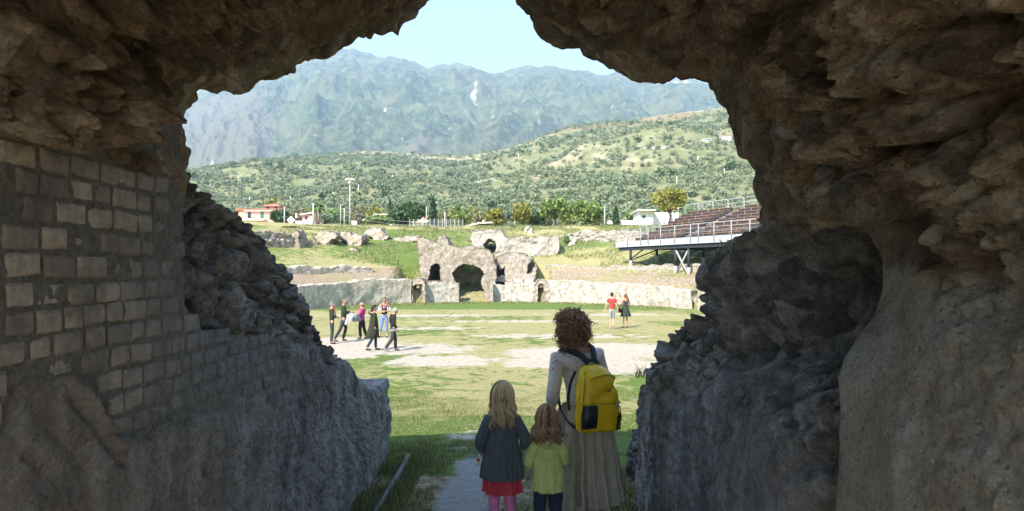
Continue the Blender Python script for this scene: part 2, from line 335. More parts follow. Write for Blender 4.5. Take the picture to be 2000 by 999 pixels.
# ---- grass tufts near (uncountable)
def grass(name, x0, x1, y0, y1, n, h, w, seed, keep=lambda x, y: np.ones(len(x), bool), label=None):
    R = np.random.default_rng(seed); x = R.uniform(x0, x1, n); y = R.uniform(y0, y1, n); k = keep(x, y); x, y = x[k], y[k]; n = len(x)
    z = G(x, y)-.01; H = h*R.uniform(.4, 1.3, n)*(.55+.45*np.clip(noise(A3(x, y)*1.7, 3)+.6, 0, 1.6)); a = R.uniform(0, 2*pi, n); Wd = w*R.uniform(.6, 1.3, n)
    bx, by = np.cos(a)*Wd/2, np.sin(a)*Wd/2; ln = H*R.uniform(.1, .7, n); la = R.uniform(0, 2*pi, n)
    V = np.stack([np.stack([x-bx, y-by, z], 1), np.stack([x+bx, y+by, z], 1), np.stack([x+np.cos(la)*ln, y+np.sin(la)*ln, z+H], 1)], 1)
    o = mk(name, V.reshape(-1, 3), np.arange(3*n).reshape(-1, 3), M['grass']); return props(o, kind='stuff', label=label)
def nopath(x, y): return (np.abs(x+.42-.05*np.sin(y)) > .30+.1*noise(A3(x, y)*4, 6)) | (y > 8.2+.8*noise(A3(x, y)*2, 3))
def patchy(x, y): return nopath(x, y) & (fbm(A3(x, y)*1.1, 3, 12) > -.25)
grass('grass', -2.2, 2.2, 5.6, 9.2, 42000, .055, .009, 1, patchy, 'short green grass at the mouth of the stone passage')
grass('grass', -4, 4, 9.2, 16, 60000, .045, .014, 2, lambda x, y: fbm(A3(x, y)*.7, 3, 12) > -.35, 'short grass beyond the shadow edge')
grass('grass', -1.5, -.95, 5.2, 8.6, 9000, .10, .009, 3, lambda x, y: noise(A3(x, y)*3, 2) > -.3, 'taller weeds along the foot of the left wall')
grass('grass', .62, 1.15, 4.9, 8.4, 5000, .12, .012, 4, lambda x, y: noise(A3(x, y)*3, 2) > -.2, 'leafy weeds along the foot of the right wall')
grass('grass', -13, 12, 49, 62.5, 26000, .18, .05, 5, lambda x, y: (ellr(x, y) < .3) & (ellr(x, y) > -2.5), 'fringe of grass along the arena wall foot')
grass('grass', -26, 20, 64, 102, 60000, .28, .07, 6, lambda x, y: (ellr(x, y) > 5) & (noise(A3(x, y)*.4, 2) > -.2), 'rough grass on the sloping terraces')
# ================================================================== generic lofted wall
def loft_wall(name, path, ztop, zbase, thick, disp, mat, ncol, nrow, back=None, parent=None, attrs=None, ntop=14, colpos=None, post=None):
    path = np.array(path, float); seg = np.r_[0, np.cumsum(np.hypot(*np.diff(path, axis=0).T))]
    s = colpos*seg[-1] if colpos is not None else np.linspace(0, seg[-1], ncol); ncol = len(s)
    px = np.interp(s, seg, path[:, 0]); py = np.interp(s, seg, path[:, 1])
    tx = np.gradient(px, s); ty = np.gradient(py, s); L = np.hypot(tx, ty); tx /= L; ty /= L
    nx, ny = ty, -tx                       # outward (visible) normal: right of the path direction
    if back is None: bx, by = -nx, -ny
    else:
        bb = np.array(back, float); bx = np.full(ncol, bb[0]); by = np.full(ncol, bb[1])
    zt = ztop(s, px, py); zb = zbase(px, py)
    v = np.linspace(0, 1, nrow)
    Zf = zb[:, None]+(zt-zb)[:, None]*v[None, :]
    Xf = np.repeat(px[:, None], nrow, 1); Yf = np.repeat(py[:, None], nrow, 1)
    Nf = np.stack([np.repeat(nx[:, None], nrow, 1), np.repeat(ny[:, None], nrow, 1), np.zeros((ncol, nrow))], -1)
    tb = np.linspace(0, 1, ntop+1)[1:]; XB = px[:, None]+bx[:, None]*thick*tb; YB = py[:, None]+by[:, None]*thick*tb; ZB = np.repeat(zt[:, None], ntop, 1)
    Nb = np.zeros((ncol, ntop, 3)); Nb[..., 2] = 1
    Pt = np.concatenate([np.stack([Xf, Yf, Zf], -1), np.stack([XB, YB, ZB], -1), np.stack([XB[:, -1:], YB[:, -1:], zb[:, None]], -1)], 1)
    N = np.concatenate([Nf, Nb, np.stack([bx, by, 0*bx], -1)[:, None]], 1)
    nr = Pt.shape[1]; vi = min(6, nrow//4)  # soften the corner normals
    for k in range(1, vi+1):
        w = (vi+1-k)/(vi+1)*.5
        N[:, nrow-k] = N[:, nrow-k]*(1-w)+np.array([0, 0, 1])*w
        if k <= ntop: N[:, nrow-1+k] = N[:, nrow-1+k]*(1-w)+Nf[:, 0]*w
    N /= np.linalg.norm(N, axis=-1)[..., None]+1e-9
    Vt = Pt.reshape(-1, 3); S = np.repeat(s[:, None], nr, 1).ravel()
    d = disp(Vt, S); d = (d.reshape(ncol, nr)*np.r_[np.ones(nrow-10), np.linspace(1, .5, 10), np.full(nr-nrow, .5)][None]).ravel() if nrow > 60 else d
    Vt = Vt+N.reshape(-1, 3)*d[:, None]
    if post: Vt = post(Vt, Pt.reshape(-1, 3))
    F = [grid(ncol, nr)]
    # end caps as fans
    c0 = np.arange(nr); c1 = (ncol-1)*nr+c0
    mid = np.array([Vt[c0].mean(0), Vt[c1].mean(0)]); n0 = len(Vt); Vt = np.r_[Vt, mid]
    F.append(np.stack([np.full(nr-1, n0), c0[1:], c0[:-1]], 1)); F.append(np.stack([np.full(nr-1, n0+1), c1[:-1], c1[1:]], 1))
    at = None
    if attrs: at = {k: np.r_[f(Pt.reshape(-1, 3)), [0, 0]] for k, f in attrs.items()}
    return mk(name, Vt, F, mat, parent, smooth=True, attr=at)
def lumps(p, s1=.5, a1=.12, s2=.2, a2=.05, fine=.02, seed=0):
    w = np.stack([fbm(p*1.7/s1*.5, 2, seed+40), fbm(p*1.7/s1*.5, 2, seed+50), fbm(p*1.7/s1*.5, 2, seed+60)], 1)*s1*.35
    q = p+w
    f1, f2 = worley(q/s1, seed); g1_, g2 = worley(q/s2, seed+9)
    h1, h2 = worley(q/(s2*.42), seed+19); cr = -.5*a2*np.exp(-((f2-f1)/.07)**2)-.30*a2*np.exp(-((g2-g1_)/.09)**2)*(noise(q/s1*2, seed+31) > -.2)-.16*a2*np.clip(noise(q/s2*3.3, seed+77)-.35, 0, 1)*4
    return cr+a1*(np.sqrt(np.clip(f2-f1, 0, .7))*1.0-.5+.35*noise(q/s1*.6, seed+8)) + a2*(np.sqrt(np.clip(g2-g1_, 0, .6))*1.1-.5)*(.6+.7*noise(q/s1*1.3, seed+4)) + fine*(np.sqrt(np.clip(h2-h1, 0, .5))*1.4-.6)*(.5+noise(q/s1*2, seed+2)) + fine*fbm(p/(s2*.45), 4, seed+3)*.8
# ================================================================== LEFT PASSAGE WALL
def zlow(d): return np.interp(d, [0, 1.9, 2.05, 2.12, 2.3, 2.42, 2.56, 3, 3.6, 4.4, 4.7], [2.2, 2.3, 2.40, 2.47, 2.43, 2.36, 2.16, 2.1, 2.1, 2.06, 2.0])
def dmaxb(z): return np.interp(z, [1.9, 2.05, 2.31, 2.39, 2.45, 2.52, 2.65, 3.4], [4.4, 4.4, 4.5, 4.35, 3.7, 3.3, 3.12, 3.08])
def jag(d, z, s=3): return noise(A3(d, z)*9, s)*.03+noise(A3(d, z)*25, s)*.012
def lw_masks(p):
    d, z = p[:, 1], p[:, 2]; j = jag(d, z)
    pl = ss(zlow(d)+j-z, -.008, .012)
    rb = np.where(z > zlow(d)+j, ss(d-dmaxb(z)+j, -.01, .03), 0)
    # plaster survives far beyond the bricks; rubble above a ragged line
    zl2 = np.interp(d, [4.3, 4.6, 5.2, 6, 6.6, 7, 8.3], [2.1, 2.35, 2.2, 1.75, 1.6, 1.5, 1.45]); far = ss(d, 4.35, 4.5)
    pl = np.maximum(pl, far*ss(zl2+j*2-z, -.02, .02)); rb = np.where(far > .5, 1-pl, rb)
    cold = ss(d+.6*(z-2)+.3*noise(p*2, 5), 3.0, 4.6)
    return pl, rb, cold
def lw_disp(p, s):
    d, z = p[:, 1], p[:, 2]; pl, rb, cold = lw_masks(p)
    u = (d+z)/.16; v = (d-z)/.16; ret = (np.minimum(np.abs(u-np.round(u)), np.abs(v-np.round(v))))
    plr = .032+.020*fbm(p*2.3, 3, 2)+.014*ridged(p*6, 4, 4)*.6+.010*fbm(p*22, 3, 14)+.010*ss(ret, 0, .14)*ss(noise(p*1.2, 8), -.4, .2)-.012
    # diagonal ridge of plaster and a crack beside it
    tt = (d-2.28)/(2.56-2.28); zz = 2.45-tt*.30; dist = np.abs((z-zz)-0)*.75; on = (tt > -.05) & (tt < 1.1)
    plr = plr+np.where(on, .028*np.exp(-(dist/.02)**2)-.02*np.exp(-((dist-.045)/.012)**2), 0)
    rub = lumps(p, .27, .10, .12, .075, .030, 5)+.01-.12*(1-ss(d, 3.3, 3.9))
    mort = .004*fbm(p*30, 2, 6)+.0005
    o = mort*(1-pl)*(1-rb)+plr*pl*(1-rb)+rub*rb
    o = o+np.where(d > 7.2, .05*fbm(p*3, 3, 4), 0)
    o = o+.10*blob(d, z, 6.6, 1.0, 1.3, .5)-.05*blob(d, z, 5., 1.5, .8, .5)
    return o
dd = np.exp(np.linspace(math.log(.6), math.log(8.15), 640)); e0 = 8.15-.6; tot = e0+1.9
cp = np.r_[(dd-.6)/tot, np.linspace((e0+.03)/tot, 1, 80)]
def lw_top(s, px, py):
    d = py
    z = np.interp(d, [0, 3.12, 3.2, 3.26, 3.36, 3.6, 4.0, 4.6, 5.4, 5.8, 6.35, 6.5, 6.95, 7.05, 8.2], [3.5, 3.5, 3.42, 3.38, 3.26, 3.20, 3.05, 2.76, 2.30, 2.12, 1.90, 1.80, 1.62, 1.52, 1.50])
    return z
LW = empty('brick_wall', (-1.5, 4.4, .7), 'old tufa block wall on the left of the passage, broken down to a rubble slope towards the arena', 'wall')
def relto(o, e): o.matrix_parent_inverse = Matrix.Translation(-e.location); return o
ob = loft_wall('wall_core', [(-1.5, .6), (-1.5, 8.15), (-3.4, 8.3)], lw_top, lambda x, y: 0*x+.0, 1.5, lw_disp, M['passage_wall'], 0, 250, back=(-.8, -.6), attrs=dict(plaster=lambda p: lw_masks(p)[0], rubble=lambda p: lw_masks(p)[1], cold=lambda p: lw_masks(p)[2]), colpos=cp, ntop=30, parent=LW); relto(ob, LW)
def brick_mesh(L, H, T, R):
    c = min(L, H)*R.uniform(.05, .20); o = []
    for sx, sy in ((1, 1), (-1, 1), (-1, -1), (1, -1)):
        a = (sx*(L/2-R.uniform(.3, 1.6)*c), sy*H/2*R.uniform(.86, 1.0)); b = (sx*L/2*R.uniform(.92, 1.0), sy*(H/2-R.uniform(.3, 1.6)*c))
        o += [b, a] if (sx*sy > 0) else [a, b]
    o = np.array(o); i1 = o*.97; i2 = o*np.array([1-.020/L, 1-.020/H]); tw = R.uniform(-.05, .05)
    def lay(q, t): return np.stack([t+tw*q[:, 0]*(t > 0)+R.uniform(-.0015, .0015, 8), q[:, 0], q[:, 1]], 1)
    V = np.r_[lay(o, -.03), lay(o, T-.007), lay(i2, T), [[T+R.uniform(.001, .006), 0, 0]]]
    F4 = [[k*8+j, k*8+(j+1) % 8, (k+1)*8+(j+1) % 8, (k+1)*8+j] for k in range(2) for j in range(8)]; F3 = [[16+j, 16+(j+1) % 8, 24] for j in range(8)]
    return V, [np.array(F4), np.array(F3)]
R_ = np.random.default_rng(11); nb = 0
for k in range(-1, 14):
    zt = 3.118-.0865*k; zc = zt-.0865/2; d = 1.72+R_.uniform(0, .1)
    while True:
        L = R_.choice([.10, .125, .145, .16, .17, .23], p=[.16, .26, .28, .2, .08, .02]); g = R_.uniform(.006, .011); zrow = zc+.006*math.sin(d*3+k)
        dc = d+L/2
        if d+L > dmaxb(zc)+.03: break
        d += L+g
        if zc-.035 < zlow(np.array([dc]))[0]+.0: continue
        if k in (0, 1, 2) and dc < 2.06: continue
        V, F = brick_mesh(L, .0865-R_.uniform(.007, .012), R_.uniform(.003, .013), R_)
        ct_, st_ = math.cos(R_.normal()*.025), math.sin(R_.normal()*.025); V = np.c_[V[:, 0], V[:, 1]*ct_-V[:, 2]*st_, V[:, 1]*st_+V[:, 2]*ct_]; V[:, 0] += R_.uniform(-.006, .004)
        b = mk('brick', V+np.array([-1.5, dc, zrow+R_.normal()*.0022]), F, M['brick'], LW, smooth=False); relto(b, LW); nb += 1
# ================================================================== RIGHT PASSAGE WALL
def rw_masks(p):
    d, z = p[:, 1], p[:, 2]; j = jag(d, z, 8)
    zl = np.interp(d, [0, 2.6, 3, 3.6, 4.2, 4.8, 5.3, 6.1], [1.9, 2.0, 2.15, 2.2, 2.1, 1.95, 1.85, 1.6])
    pl = ss(zl+4*j-z, -.05-.2*(1-ss(d, 2.8, 3.6)).mean(), .12); return pl, 1-pl, ss(d+.25*noise(p*2, 5), 2.45, 2.9)
def rw_disp(p, s):
    d, z = p[:, 1], p[:, 2]; pl, rb, _ = rw_masks(p); zl = np.interp(d, [0, 2.6, 3, 3.6, 4.2, 4.8, 5.3, 6.1], [1.9, 2.0, 2.15, 2.2, 2.1, 1.95, 1.85, 1.6]); pl = ss(zl+3*jag(d, z, 8)-z, -.22, .12); rb = 1-pl
    plr = .03*fbm(p*1.7, 3, 21)+.020*ridged(p*5, 4, 24)*.7+.012*fbm(p*20, 3, 34)
    rub = lumps(p+7, .40, .14, .15, .085, .026, 15)+.02
    o = plr*pl+rub*rb
    o = o-.42*blob(d, z, 3.12, 2.62, .30, .34)-.30*blob(d, z, 3.55, 2.42, .16, .15)-.28*blob(d, z, 4.05, 2.50, .17, .11)-.2*blob(d, z, 4.9, 2.28, .14, .07)
    o = o-.2*blob(d, z, 2.9, 2.70, .38, .48)+.08*blob(d, z, 3.6, 2.75, .3, .10)
    return o
def rw_post(V, p):      # the deep hollow behind the pier, running obliquely into the wall
    d, z = p[:, 1], p[:, 2]; h = ss(3.02-d+.08*noise(p*3.1, 61)+.03*noise(p*11, 62)-.5*(z-2.7)**2, 0, .20)*ss(z+.05*noise(p*4, 63)+.16*(d-2.9), 2.28, 2.44)*(1-ss(z, 2.92, 3.06))*(p[:, 0] < 1.75)
    V = V.copy(); V[:, 0] += 2.1*h; V[:, 1] += 1.12*h; return V
def rw_top(s, px, py):
    z = np.interp(py, [0, 2.4, 2.9, 3.1, 3.3, 3.5, 3.85, 3.93, 3.98, 4.25, 4.4, 4.75, 5.15, 5.3, 5.6, 5.85, 6.05], [3.5, 3.5, 3.40, 3.14, 3.01, 2.90, 2.74, 2.70, 2.60, 2.55, 2.46, 2.36, 2.26, 2.12, 2.0, 1.76, 1.62])
    return z
dd = np.exp(np.linspace(math.log(.6), math.log(6.05), 560)); e0 = 6.05-.6; tot = e0+2.2; cp = np.r_[(dd-.6)/tot, np.linspace((e0+.03)/tot, 1, 60)]
def flip(path): return path
RW = loft_wall('rubble_wall', [(3.3, 6.25), (1.10, 6.05), (1.10, 2.55), (1.36, 2.1), (1.5, .6)], rw_top, lambda x, y: 0*x, 1.5, rw_disp, M['passage_wall'], 0, 250, back=(.85, -.5), attrs=dict(plaster=lambda p: rw_masks(p)[0], rubble=lambda p: rw_masks(p)[1], cold=lambda p: rw_masks(p)[2]), colpos=(1-cp)[::-1], ntop=30, post=rw_post)
props(RW, 'dark grey broken rubble wall with hollows on the right of the passage mouth', 'wall')
RW2 = loft_wall('rubble_wall', [(2.4, 7.9), (1.36, 7.7), (1.22, 6.9), (1.25, 6.3)], lambda s, x, y: 1.02+.14*np.sin(s*3)+.1*noise(A3(s*4, 0*s), 3)+.12*(y < 7.4), lambda x, y: 0*x, .8, lambda p, s: lumps(p, .25, .12, .11, .06, .02, 33), M['grey_rubble'], 130, 70, back=(1, 0))
props(RW2, 'low lumpy remnant of wall beyond the end of the right rubble wall', 'wall')
# ================================================================== VAULT
EK = [(345, 402, 3.12), (352, 385, 3.12), (356, 360, 3.12), (357, 330, 3.12), (360, 298, 3.15), (373, 275, 3.2), (371, 255, 3.2), (362, 236, 3.22), (372, 215, 3.25), (374, 202, 3.28), (386, 193, 3.3), (388, 178, 3.3), (400, 180, 3.35), (425, 184, 3.4), (442, 181, 3.45), (458, 188, 3.45), (490, 184, 3.5), (500, 172, 3.55), (510, 163, 3.55), (545, 159, 3.65), (565, 157, 3.7), (578, 147, 3.75), (582, 135, 3.8), (598, 121, 3.8), (608, 123, 3.9), (650, 120, 4.0), (660, 108, 4.0), (680, 95, 4.05), (702, 79, 4.1), (712, 83, 4.1), (724, 81, 4.15), (733, 66, 4.2), (745, 69, 4.2), (762, 66, 4.25), (778, 72, 4.25), (787, 58, 4.3), (790, 50, 4.3), (812, 37, 4.35), (820, 22, 4.4), (845, 0, 4.4), (865, -25, 4.45), (900, -55, 4.45), (940, -60, 4.45), (980, -35, 4.4), (1005, 0, 4.3), (1015, 14, 4.3), (1038, 26, 4.2), (1045, 52, 4.15), (1058, 72, 4.1), (1080, 84, 4.1), (1098, 94, 4.1), (1135, 92, 4.05), (1140, 110, 4.0), (1150, 119, 4.0), (1185, 131, 3.9), (1212, 138, 3.85), (1235, 152, 3.8), (1265, 161, 3.75), (1295, 161, 3.7), (1320, 157, 3.65), (1350, 157, 3.6), (1375, 161, 3.55), (1392, 182, 3.5), (1400, 200, 3.45), (1411, 212, 3.4), (1418, 240, 3.35), (1430, 275, 3.3), (1438, 305, 3.25), (1455, 318, 3.2), (1467, 345, 3.15), (1465, 370, 3.1), (1478, 390, 3.1), (1500, 408, 3.0), (1518, 425, 2.95), (1535, 440, 2.9), (1565, 452, 2.75), (1600, 442, 2.6), (1650, 430, 2.48), (1700, 455, 2.38), (1725, 500, 2.3), (1728, 570, 2.26), (1712, 620, 2.24), (1690, 650, 2.22), (1660, 700, 2.2), (1642, 740, 2.2), (1650, 800, 2.2), (1645, 900, 2.2), (1640, 999, 2.2), (1630, 1300, 2.2), (1625, 1900, 2.2)]
NK = {0: (-1.7, 3.12), 5: (-1.42, 3.3), 11: (-1.35, 3.55), 19: (-1.2, 3.9), 25: (-.95, 4.15), 39: (-.5, 4.4), 42: (-.2, 4.45), 50: (.2, 4.38), 57: (.55, 4.2), 64: (.85, 3.9), 70: (1.0, 3.5), 75: (1.08, 3.1), 80: (1.12, 2.7), 84: (1.1, 2.1), 89: (1.06, 0.)}
E = np.array([P(*k) for k in EK]); assert len(E) == 90, len(E)
kk = sorted(NK); NI = np.stack([np.interp(np.arange(90), kk, [NK[k][0] for k in kk]), np.full(90, -.75), np.interp(np.arange(90), kk, [NK[k][1] for k in kk])], 1)
seg = np.r_[0, np.cumsum(np.linalg.norm(np.diff(E, axis=0), axis=1)+.25*np.linalg.norm(np.diff(NI, axis=0), axis=1))]
nu = 720; su = np.linspace(0, seg[-1], nu)
Eu = np.stack([np.interp(su, seg, E[:, c]) for c in range(3)], 1); Nu = np.stack([np.interp(su, seg, NI[:, c]) for c in range(3)], 1)
def smooth(a, n):
    k = np.ones(n)/n; return np.stack([np.convolve(np.pad(a[:, c], n//2, 'edge'), k, 'valid')[:len(a)] for c in range(3)], 1)
Nu = smooth(Nu, 41); Es = smooth(Eu, 71)
t = np.r_[np.linspace(0, .38, 26)[:-1], np.linspace(.38, 1, 340)]
w = ss(t, .86, 1.0)[None, :, None]                       # the ragged edge fades into a smooth tunnel
tt = t[None, :, None]
S = Nu[:, None]*(1-tt)+(Es[:, None]*(1-w)+Eu[:, None]*w)*tt
ctr = np.array([-.2, 0, 2.9]); out = Es-ctr; out[:, 1] = 0; dn = np.linspace(0, 1, nu); pier = ss(su, seg[79], seg[84])[:, None]
out = out/np.linalg.norm(out, axis=1)[:, None]*(1-pier)+np.array([1, 0, 0])*pier; out /= np.linalg.norm(out, axis=1)[:, None]
lip = [(.02, .03), (.06, .05), (.12, .065), (.2, .06), (.32, .04), (.5, 0), (.8, -.05), (1.3, -.1), (2.2, -.2), (3.2, -.4)]
L = np.stack([Eu*max(0, 1-a*2.)+Es*min(1, a*2.)+out*a*(1-.55*pier)+np.array([0, b, 0]) for a, b in lip], 1)
S = np.concatenate([S, L], 1); nv = S.shape[1]; tv = np.r_[t, np.full(len(lip), 1.)]
du = np.gradient(S, axis=0); dv = np.gradient(S, axis=1); N = np.cross(dv, du); N /= np.linalg.norm(N, axis=-1)[..., None]+1e-9
for _ in range(6): N[1:-1, 1:-1] = (N[2:, 1:-1]+N[:-2, 1:-1]+N[1:-1, 2:]+N[1:-1, :-2]+N[1:-1, 1:-1])/5
N /= np.linalg.norm(N, axis=-1)[..., None]+1e-9
cen = np.array([-.2, 0, 2.6]); tow = (cen-S); tow[..., 1] = 0; sg = np.sign((N[:, :330]*tow[:, :330]).sum(-1).mean()); N *= sg
Sp = S.reshape(-1, 3); TV = np.repeat(tv[None], nu, 0); UU = np.repeat(su[:, None], nv, 1)
pr = ss(UU, seg[77], seg[82]).ravel()                     # pier: flatter old plaster
amp = (1-.86*ss(TV, .78, .985)).ravel(); amp[(np.arange(nu*nv) % nv) > len(t)+4] = .9
D = lumps(Sp, .60, .23, .20, .125, .080, 70)+.055*ridged(Sp*3.2, 5, 77)+.035*fbm(Sp*9, 4, 79)
Dp = .04*fbm(Sp*1.6, 3, 81)+.035*ridged(Sp*4.2*np.array([1, 1, .6]), 4, 84)*.8+.02*fbm(Sp*14, 3, 86)
xx, yy, zz = Sp.T
big = .26*blob(yy, zz, 2.25, 3.42, .42, .2)*(xx < -.9)+.22*blob(yy, zz, 2.85, 3.33, .3, .22)*(xx < -.9)+.16*blob(yy, zz, 2.9, 3.15, .25, .12)*(xx < -1.)
big = big*(1-ss(TV, .74, .93).ravel())
left0 = ss(UU, 0, .12).ravel()                            # tucks onto the wall at its springing
Dt = ((D*(1-pr)+Dp*pr)*amp+big)*left0+(1-left0)*.02
Vv = Sp+N.reshape(-1, 3)*Dt[:, None]
VA = empty('stone_vault', (0, 0, .7), 'rough brown rubble vault over the passage, open to the arena under its ragged edge', 'vault')
o = mk('vault_rock', Vv, grid(nu, nv), M['vault'], VA, smooth=True, attr=dict(pier=pr)); relto(o, VA)
def rockblock(name, lo, hi, n, amp_, mat, parent, seed=0):
    lo, hi = np.array(lo, float), np.array(hi, float); V = []; F = []; c = 0
    for ax in range(3):
        a, b = [i for i in range(3) if i != ax]
        for side in (0, 1):
            na, nb_ = max(2, int((hi[a]-lo[a])/n)+1), max(2, int((hi[b]-lo[b])/n)+1)
            A, B = np.meshgrid(np.linspace(lo[a], hi[a], na), np.linspace(lo[b], hi[b], nb_), indexing='ij'); q = np.zeros((na*nb_, 3)); q[:, a] = A.ravel(); q[:, b] = B.ravel(); q[:, ax] = (lo, hi)[side][ax]
            V.append(q); f = grid(na, nb_)+c; F.append(f if side else f[:, ::-1]); c += len(q)
    V = np.concatenate(V); dv_ = np.stack([fbm(V*.7, 4, seed), fbm(V*.7, 4, seed+5), fbm(V*.7, 4, seed+9)], 1)*amp_
    o = mk(name, V+dv_, F, mat, parent, smooth=True); 
    if parent: relto(o, parent)
    return o
rockblock('unseen_top_mass', (-8, -.8, 5.15), (8, 3.7, 6.6), .3, .22, M['grey_rubble'], VA, 3)  # unseen mass above the vault, sized to block the sun over the passage mouth
rockblock('unseen_side_mass', (-8, -.8, 0), (-2.5, 3.2, 5.5), .4, .2, M['grey_rubble'], VA, 4)  # unseen flanks added with it to keep the ruined walls in shade
rockblock('unseen_side_mass', (2.3, -.8, 0), (8, 3.2, 5.5), .4, .2, M['grey_rubble'], VA, 5)
# ================================================================== PODIUM WALLS
def epath(t0, t1, n, off=0.):
    t_ = np.linspace(rad(t0), rad(t1), n); return np.stack([EX+(EA+off)*np.sin(t_), EY+(EB+off)*np.cos(t_)], 1)   # t = 0 far end, + to the right
def pxang(px):     # angle on the ellipse seen at a pixel column of the far half
    b = (px-1000)/FPX; best = None
    for k in range(-1000, 1001):
        a = k*.1; x = EX+EA*math.sin(rad(a)); y = EY+EB*math.cos(rad(a))
        if abs(a) < 78 and (best is None or abs(x/y-b) < best[0]): best = (abs(x/y-b), a)
    return best[1]
def pod(name, px0, px1, top, mat, label, seed, a0=None, a1=None, off=0., thick=.7, zb=-.2, amp=.09, cat='wall', nrow=36):
    A0 = pxang(px0) if a0 is None else a0; A1 = pxang(px1) if a1 is None else a1
    n = max(20, int(abs(A1-A0)*3.2)); path = epath(A0, A1, n, off); 
    tz = np.array(top, float)
    f = lambda s, x, y: (np.interp(s/s.max(), tz[:, 0], tz[:, 1])+.07*noise(A3(s*1.6, 0*s, seed), seed)+.05*noise(A3(s*5, 0*s, seed), seed+1))
    # visible side faces the arena centre: path direction left->right has the centre on its right
    o = loft_wall(name, path, f, lambda x, y: 0*x+zb, thick, lambda p, s: amp*(fbm(p*.9, 4, seed)*.8+.5*ridged(p*2.5*np.array([1, 1, .5]), 3, seed+2)*.5), mat, n, nrow, parent=None, ntop=8)
    return props(o, label, cat)
pod('arena_wall', 0, 803, [(0, 1.75), (.55, 1.8), (.8, 1.65), (.93, 2.15), (1, 2.0)], M['podium_left'], 'long weathered beige arena wall on the left, streaked with dark stains', 3, a0=-150)
pod('arena_wall', 826, 892, [(0, 1.65), (.5, 1.75), (1, 1.6)], M['ruin_pale'], 'short pale arena wall between the small doorway and the big arch', 13)
pod('arena_wall', 958, 1047, [(0, 1.6), (.5, 1.55), (1, 1.75)], M['ruin_pale'], 'short bright arena wall just right of the big arch, under the stone steps', 23)
pod('arena_wall', 1064, 1352, [(0, 2.0), (.08, 1.95), (.25, 1.9), (.5, 1.75), (.8, 1.5), (1, 1.3)], M['ruin_pale'], 'long bright plastered arena wall on the right behind the walking couple', 33)
pod('arena_wall', 1362, 1500, [(0, 1.5), (1, 1.5)], M['ruin_pale'], 'right end of the pale arena wall beside the broken rubble', 43, a1=150)
# pilaster blocks flanking the big arch, door lintel
def block(name, px0, px1, py0, py1, d, dep, mat, label, cat, amp=.05, seed=0, n=.12):
    x0, _, z1 = P(px0, py0, d); x1, _, z0 = P(px1, py1, d); o = rockblock(name, (x0, d, z0), (x1, d+dep, z1), n, amp, mat, None, seed); return props(o, label, cat)
block('stone_post', 888, 896, 553, 594, 60.4, .8, M['ruin_white'], 'whitish stone post at the left foot of the big arch', 'post', .03, 1)
block('stone_post', 957, 963, 550, 592, 60.4, .8, M['ruin_white'], 'whitish stone post at the right foot of the big arch', 'post', .03, 2)
# terrace walls
def hitd(px, py, d0=45., d1=135.):
    d = np.arange(d0, d1, .25); x = (px-1000)/FPX*d; zr = CZ-(py-HY)/FPX*d; k = np.nonzero(G(x, d) > zr)[0]
    return float(d[k[0]]) if len(k) else 100.
def rimwall(name, pts, top, mat, label, seed, thick=.8, amp=.12, zb=None, cat='wall', n=90, nrow=26):
    pts = [(a, hitd(a, b)) for a, b in pts]; path = np.array([(P(a, 0, d)[0], d) for a, d in pts]); tz = np.array(top, float)
    def f(s, x, y):
        dep = y; py = np.interp(s/s.max(), tz[:, 0], tz[:, 1]); return CZ-(py-HY)/FPX*dep+.12*noise(A3(s*1.3, 0*s, seed), seed)+.1*noise(A3(s*4, 0*s, seed), seed+1)
    o = loft_wall(name, path, f, lambda x, y: G(x, y)-.5, thick, lambda p, s: lumps(p, 1.2, amp*1.3, .45, amp*.8, amp*.4, seed), mat, n, nrow, ntop=8)
    return props(o, label, cat)
rimwall('terrace_wall', [(480, 540), (570, 536), (650, 535), (727, 534)], [(0, 522), (.5, 521), (1, 521)], M['podium_left'], 'low straight terrace wall on the grassy slope at left, above the arena wall', 5, amp=.05)
rimwall('terrace_wall', [(1065, 524), (1200, 527), (1290, 527), (1400, 530)], [(0, 518), (.5, 521), (1, 516)], M['ruin_white'], 'low whitish terrace wall running under the grandstand', 6, amp=.05)
rimwall('rim_wall', [(1098, 474), (1140, 472), (1205, 474), (1290, 476)], [(0, 462), (.2, 451), (.6, 452), (1, 458)], M['ruin_white'], 'crumbling whitish rim wall between the central ruin and the grandstand', 7, amp=.2)
rimwall('rim_wall', [(430, 485), (500, 484), (545, 484), (575, 484)], [(0, 452), (.5, 452), (.8, 450), (1, 456)], M['ruin'], 'broken rim wall at the far left with a bush growing on it', 8, amp=.25)
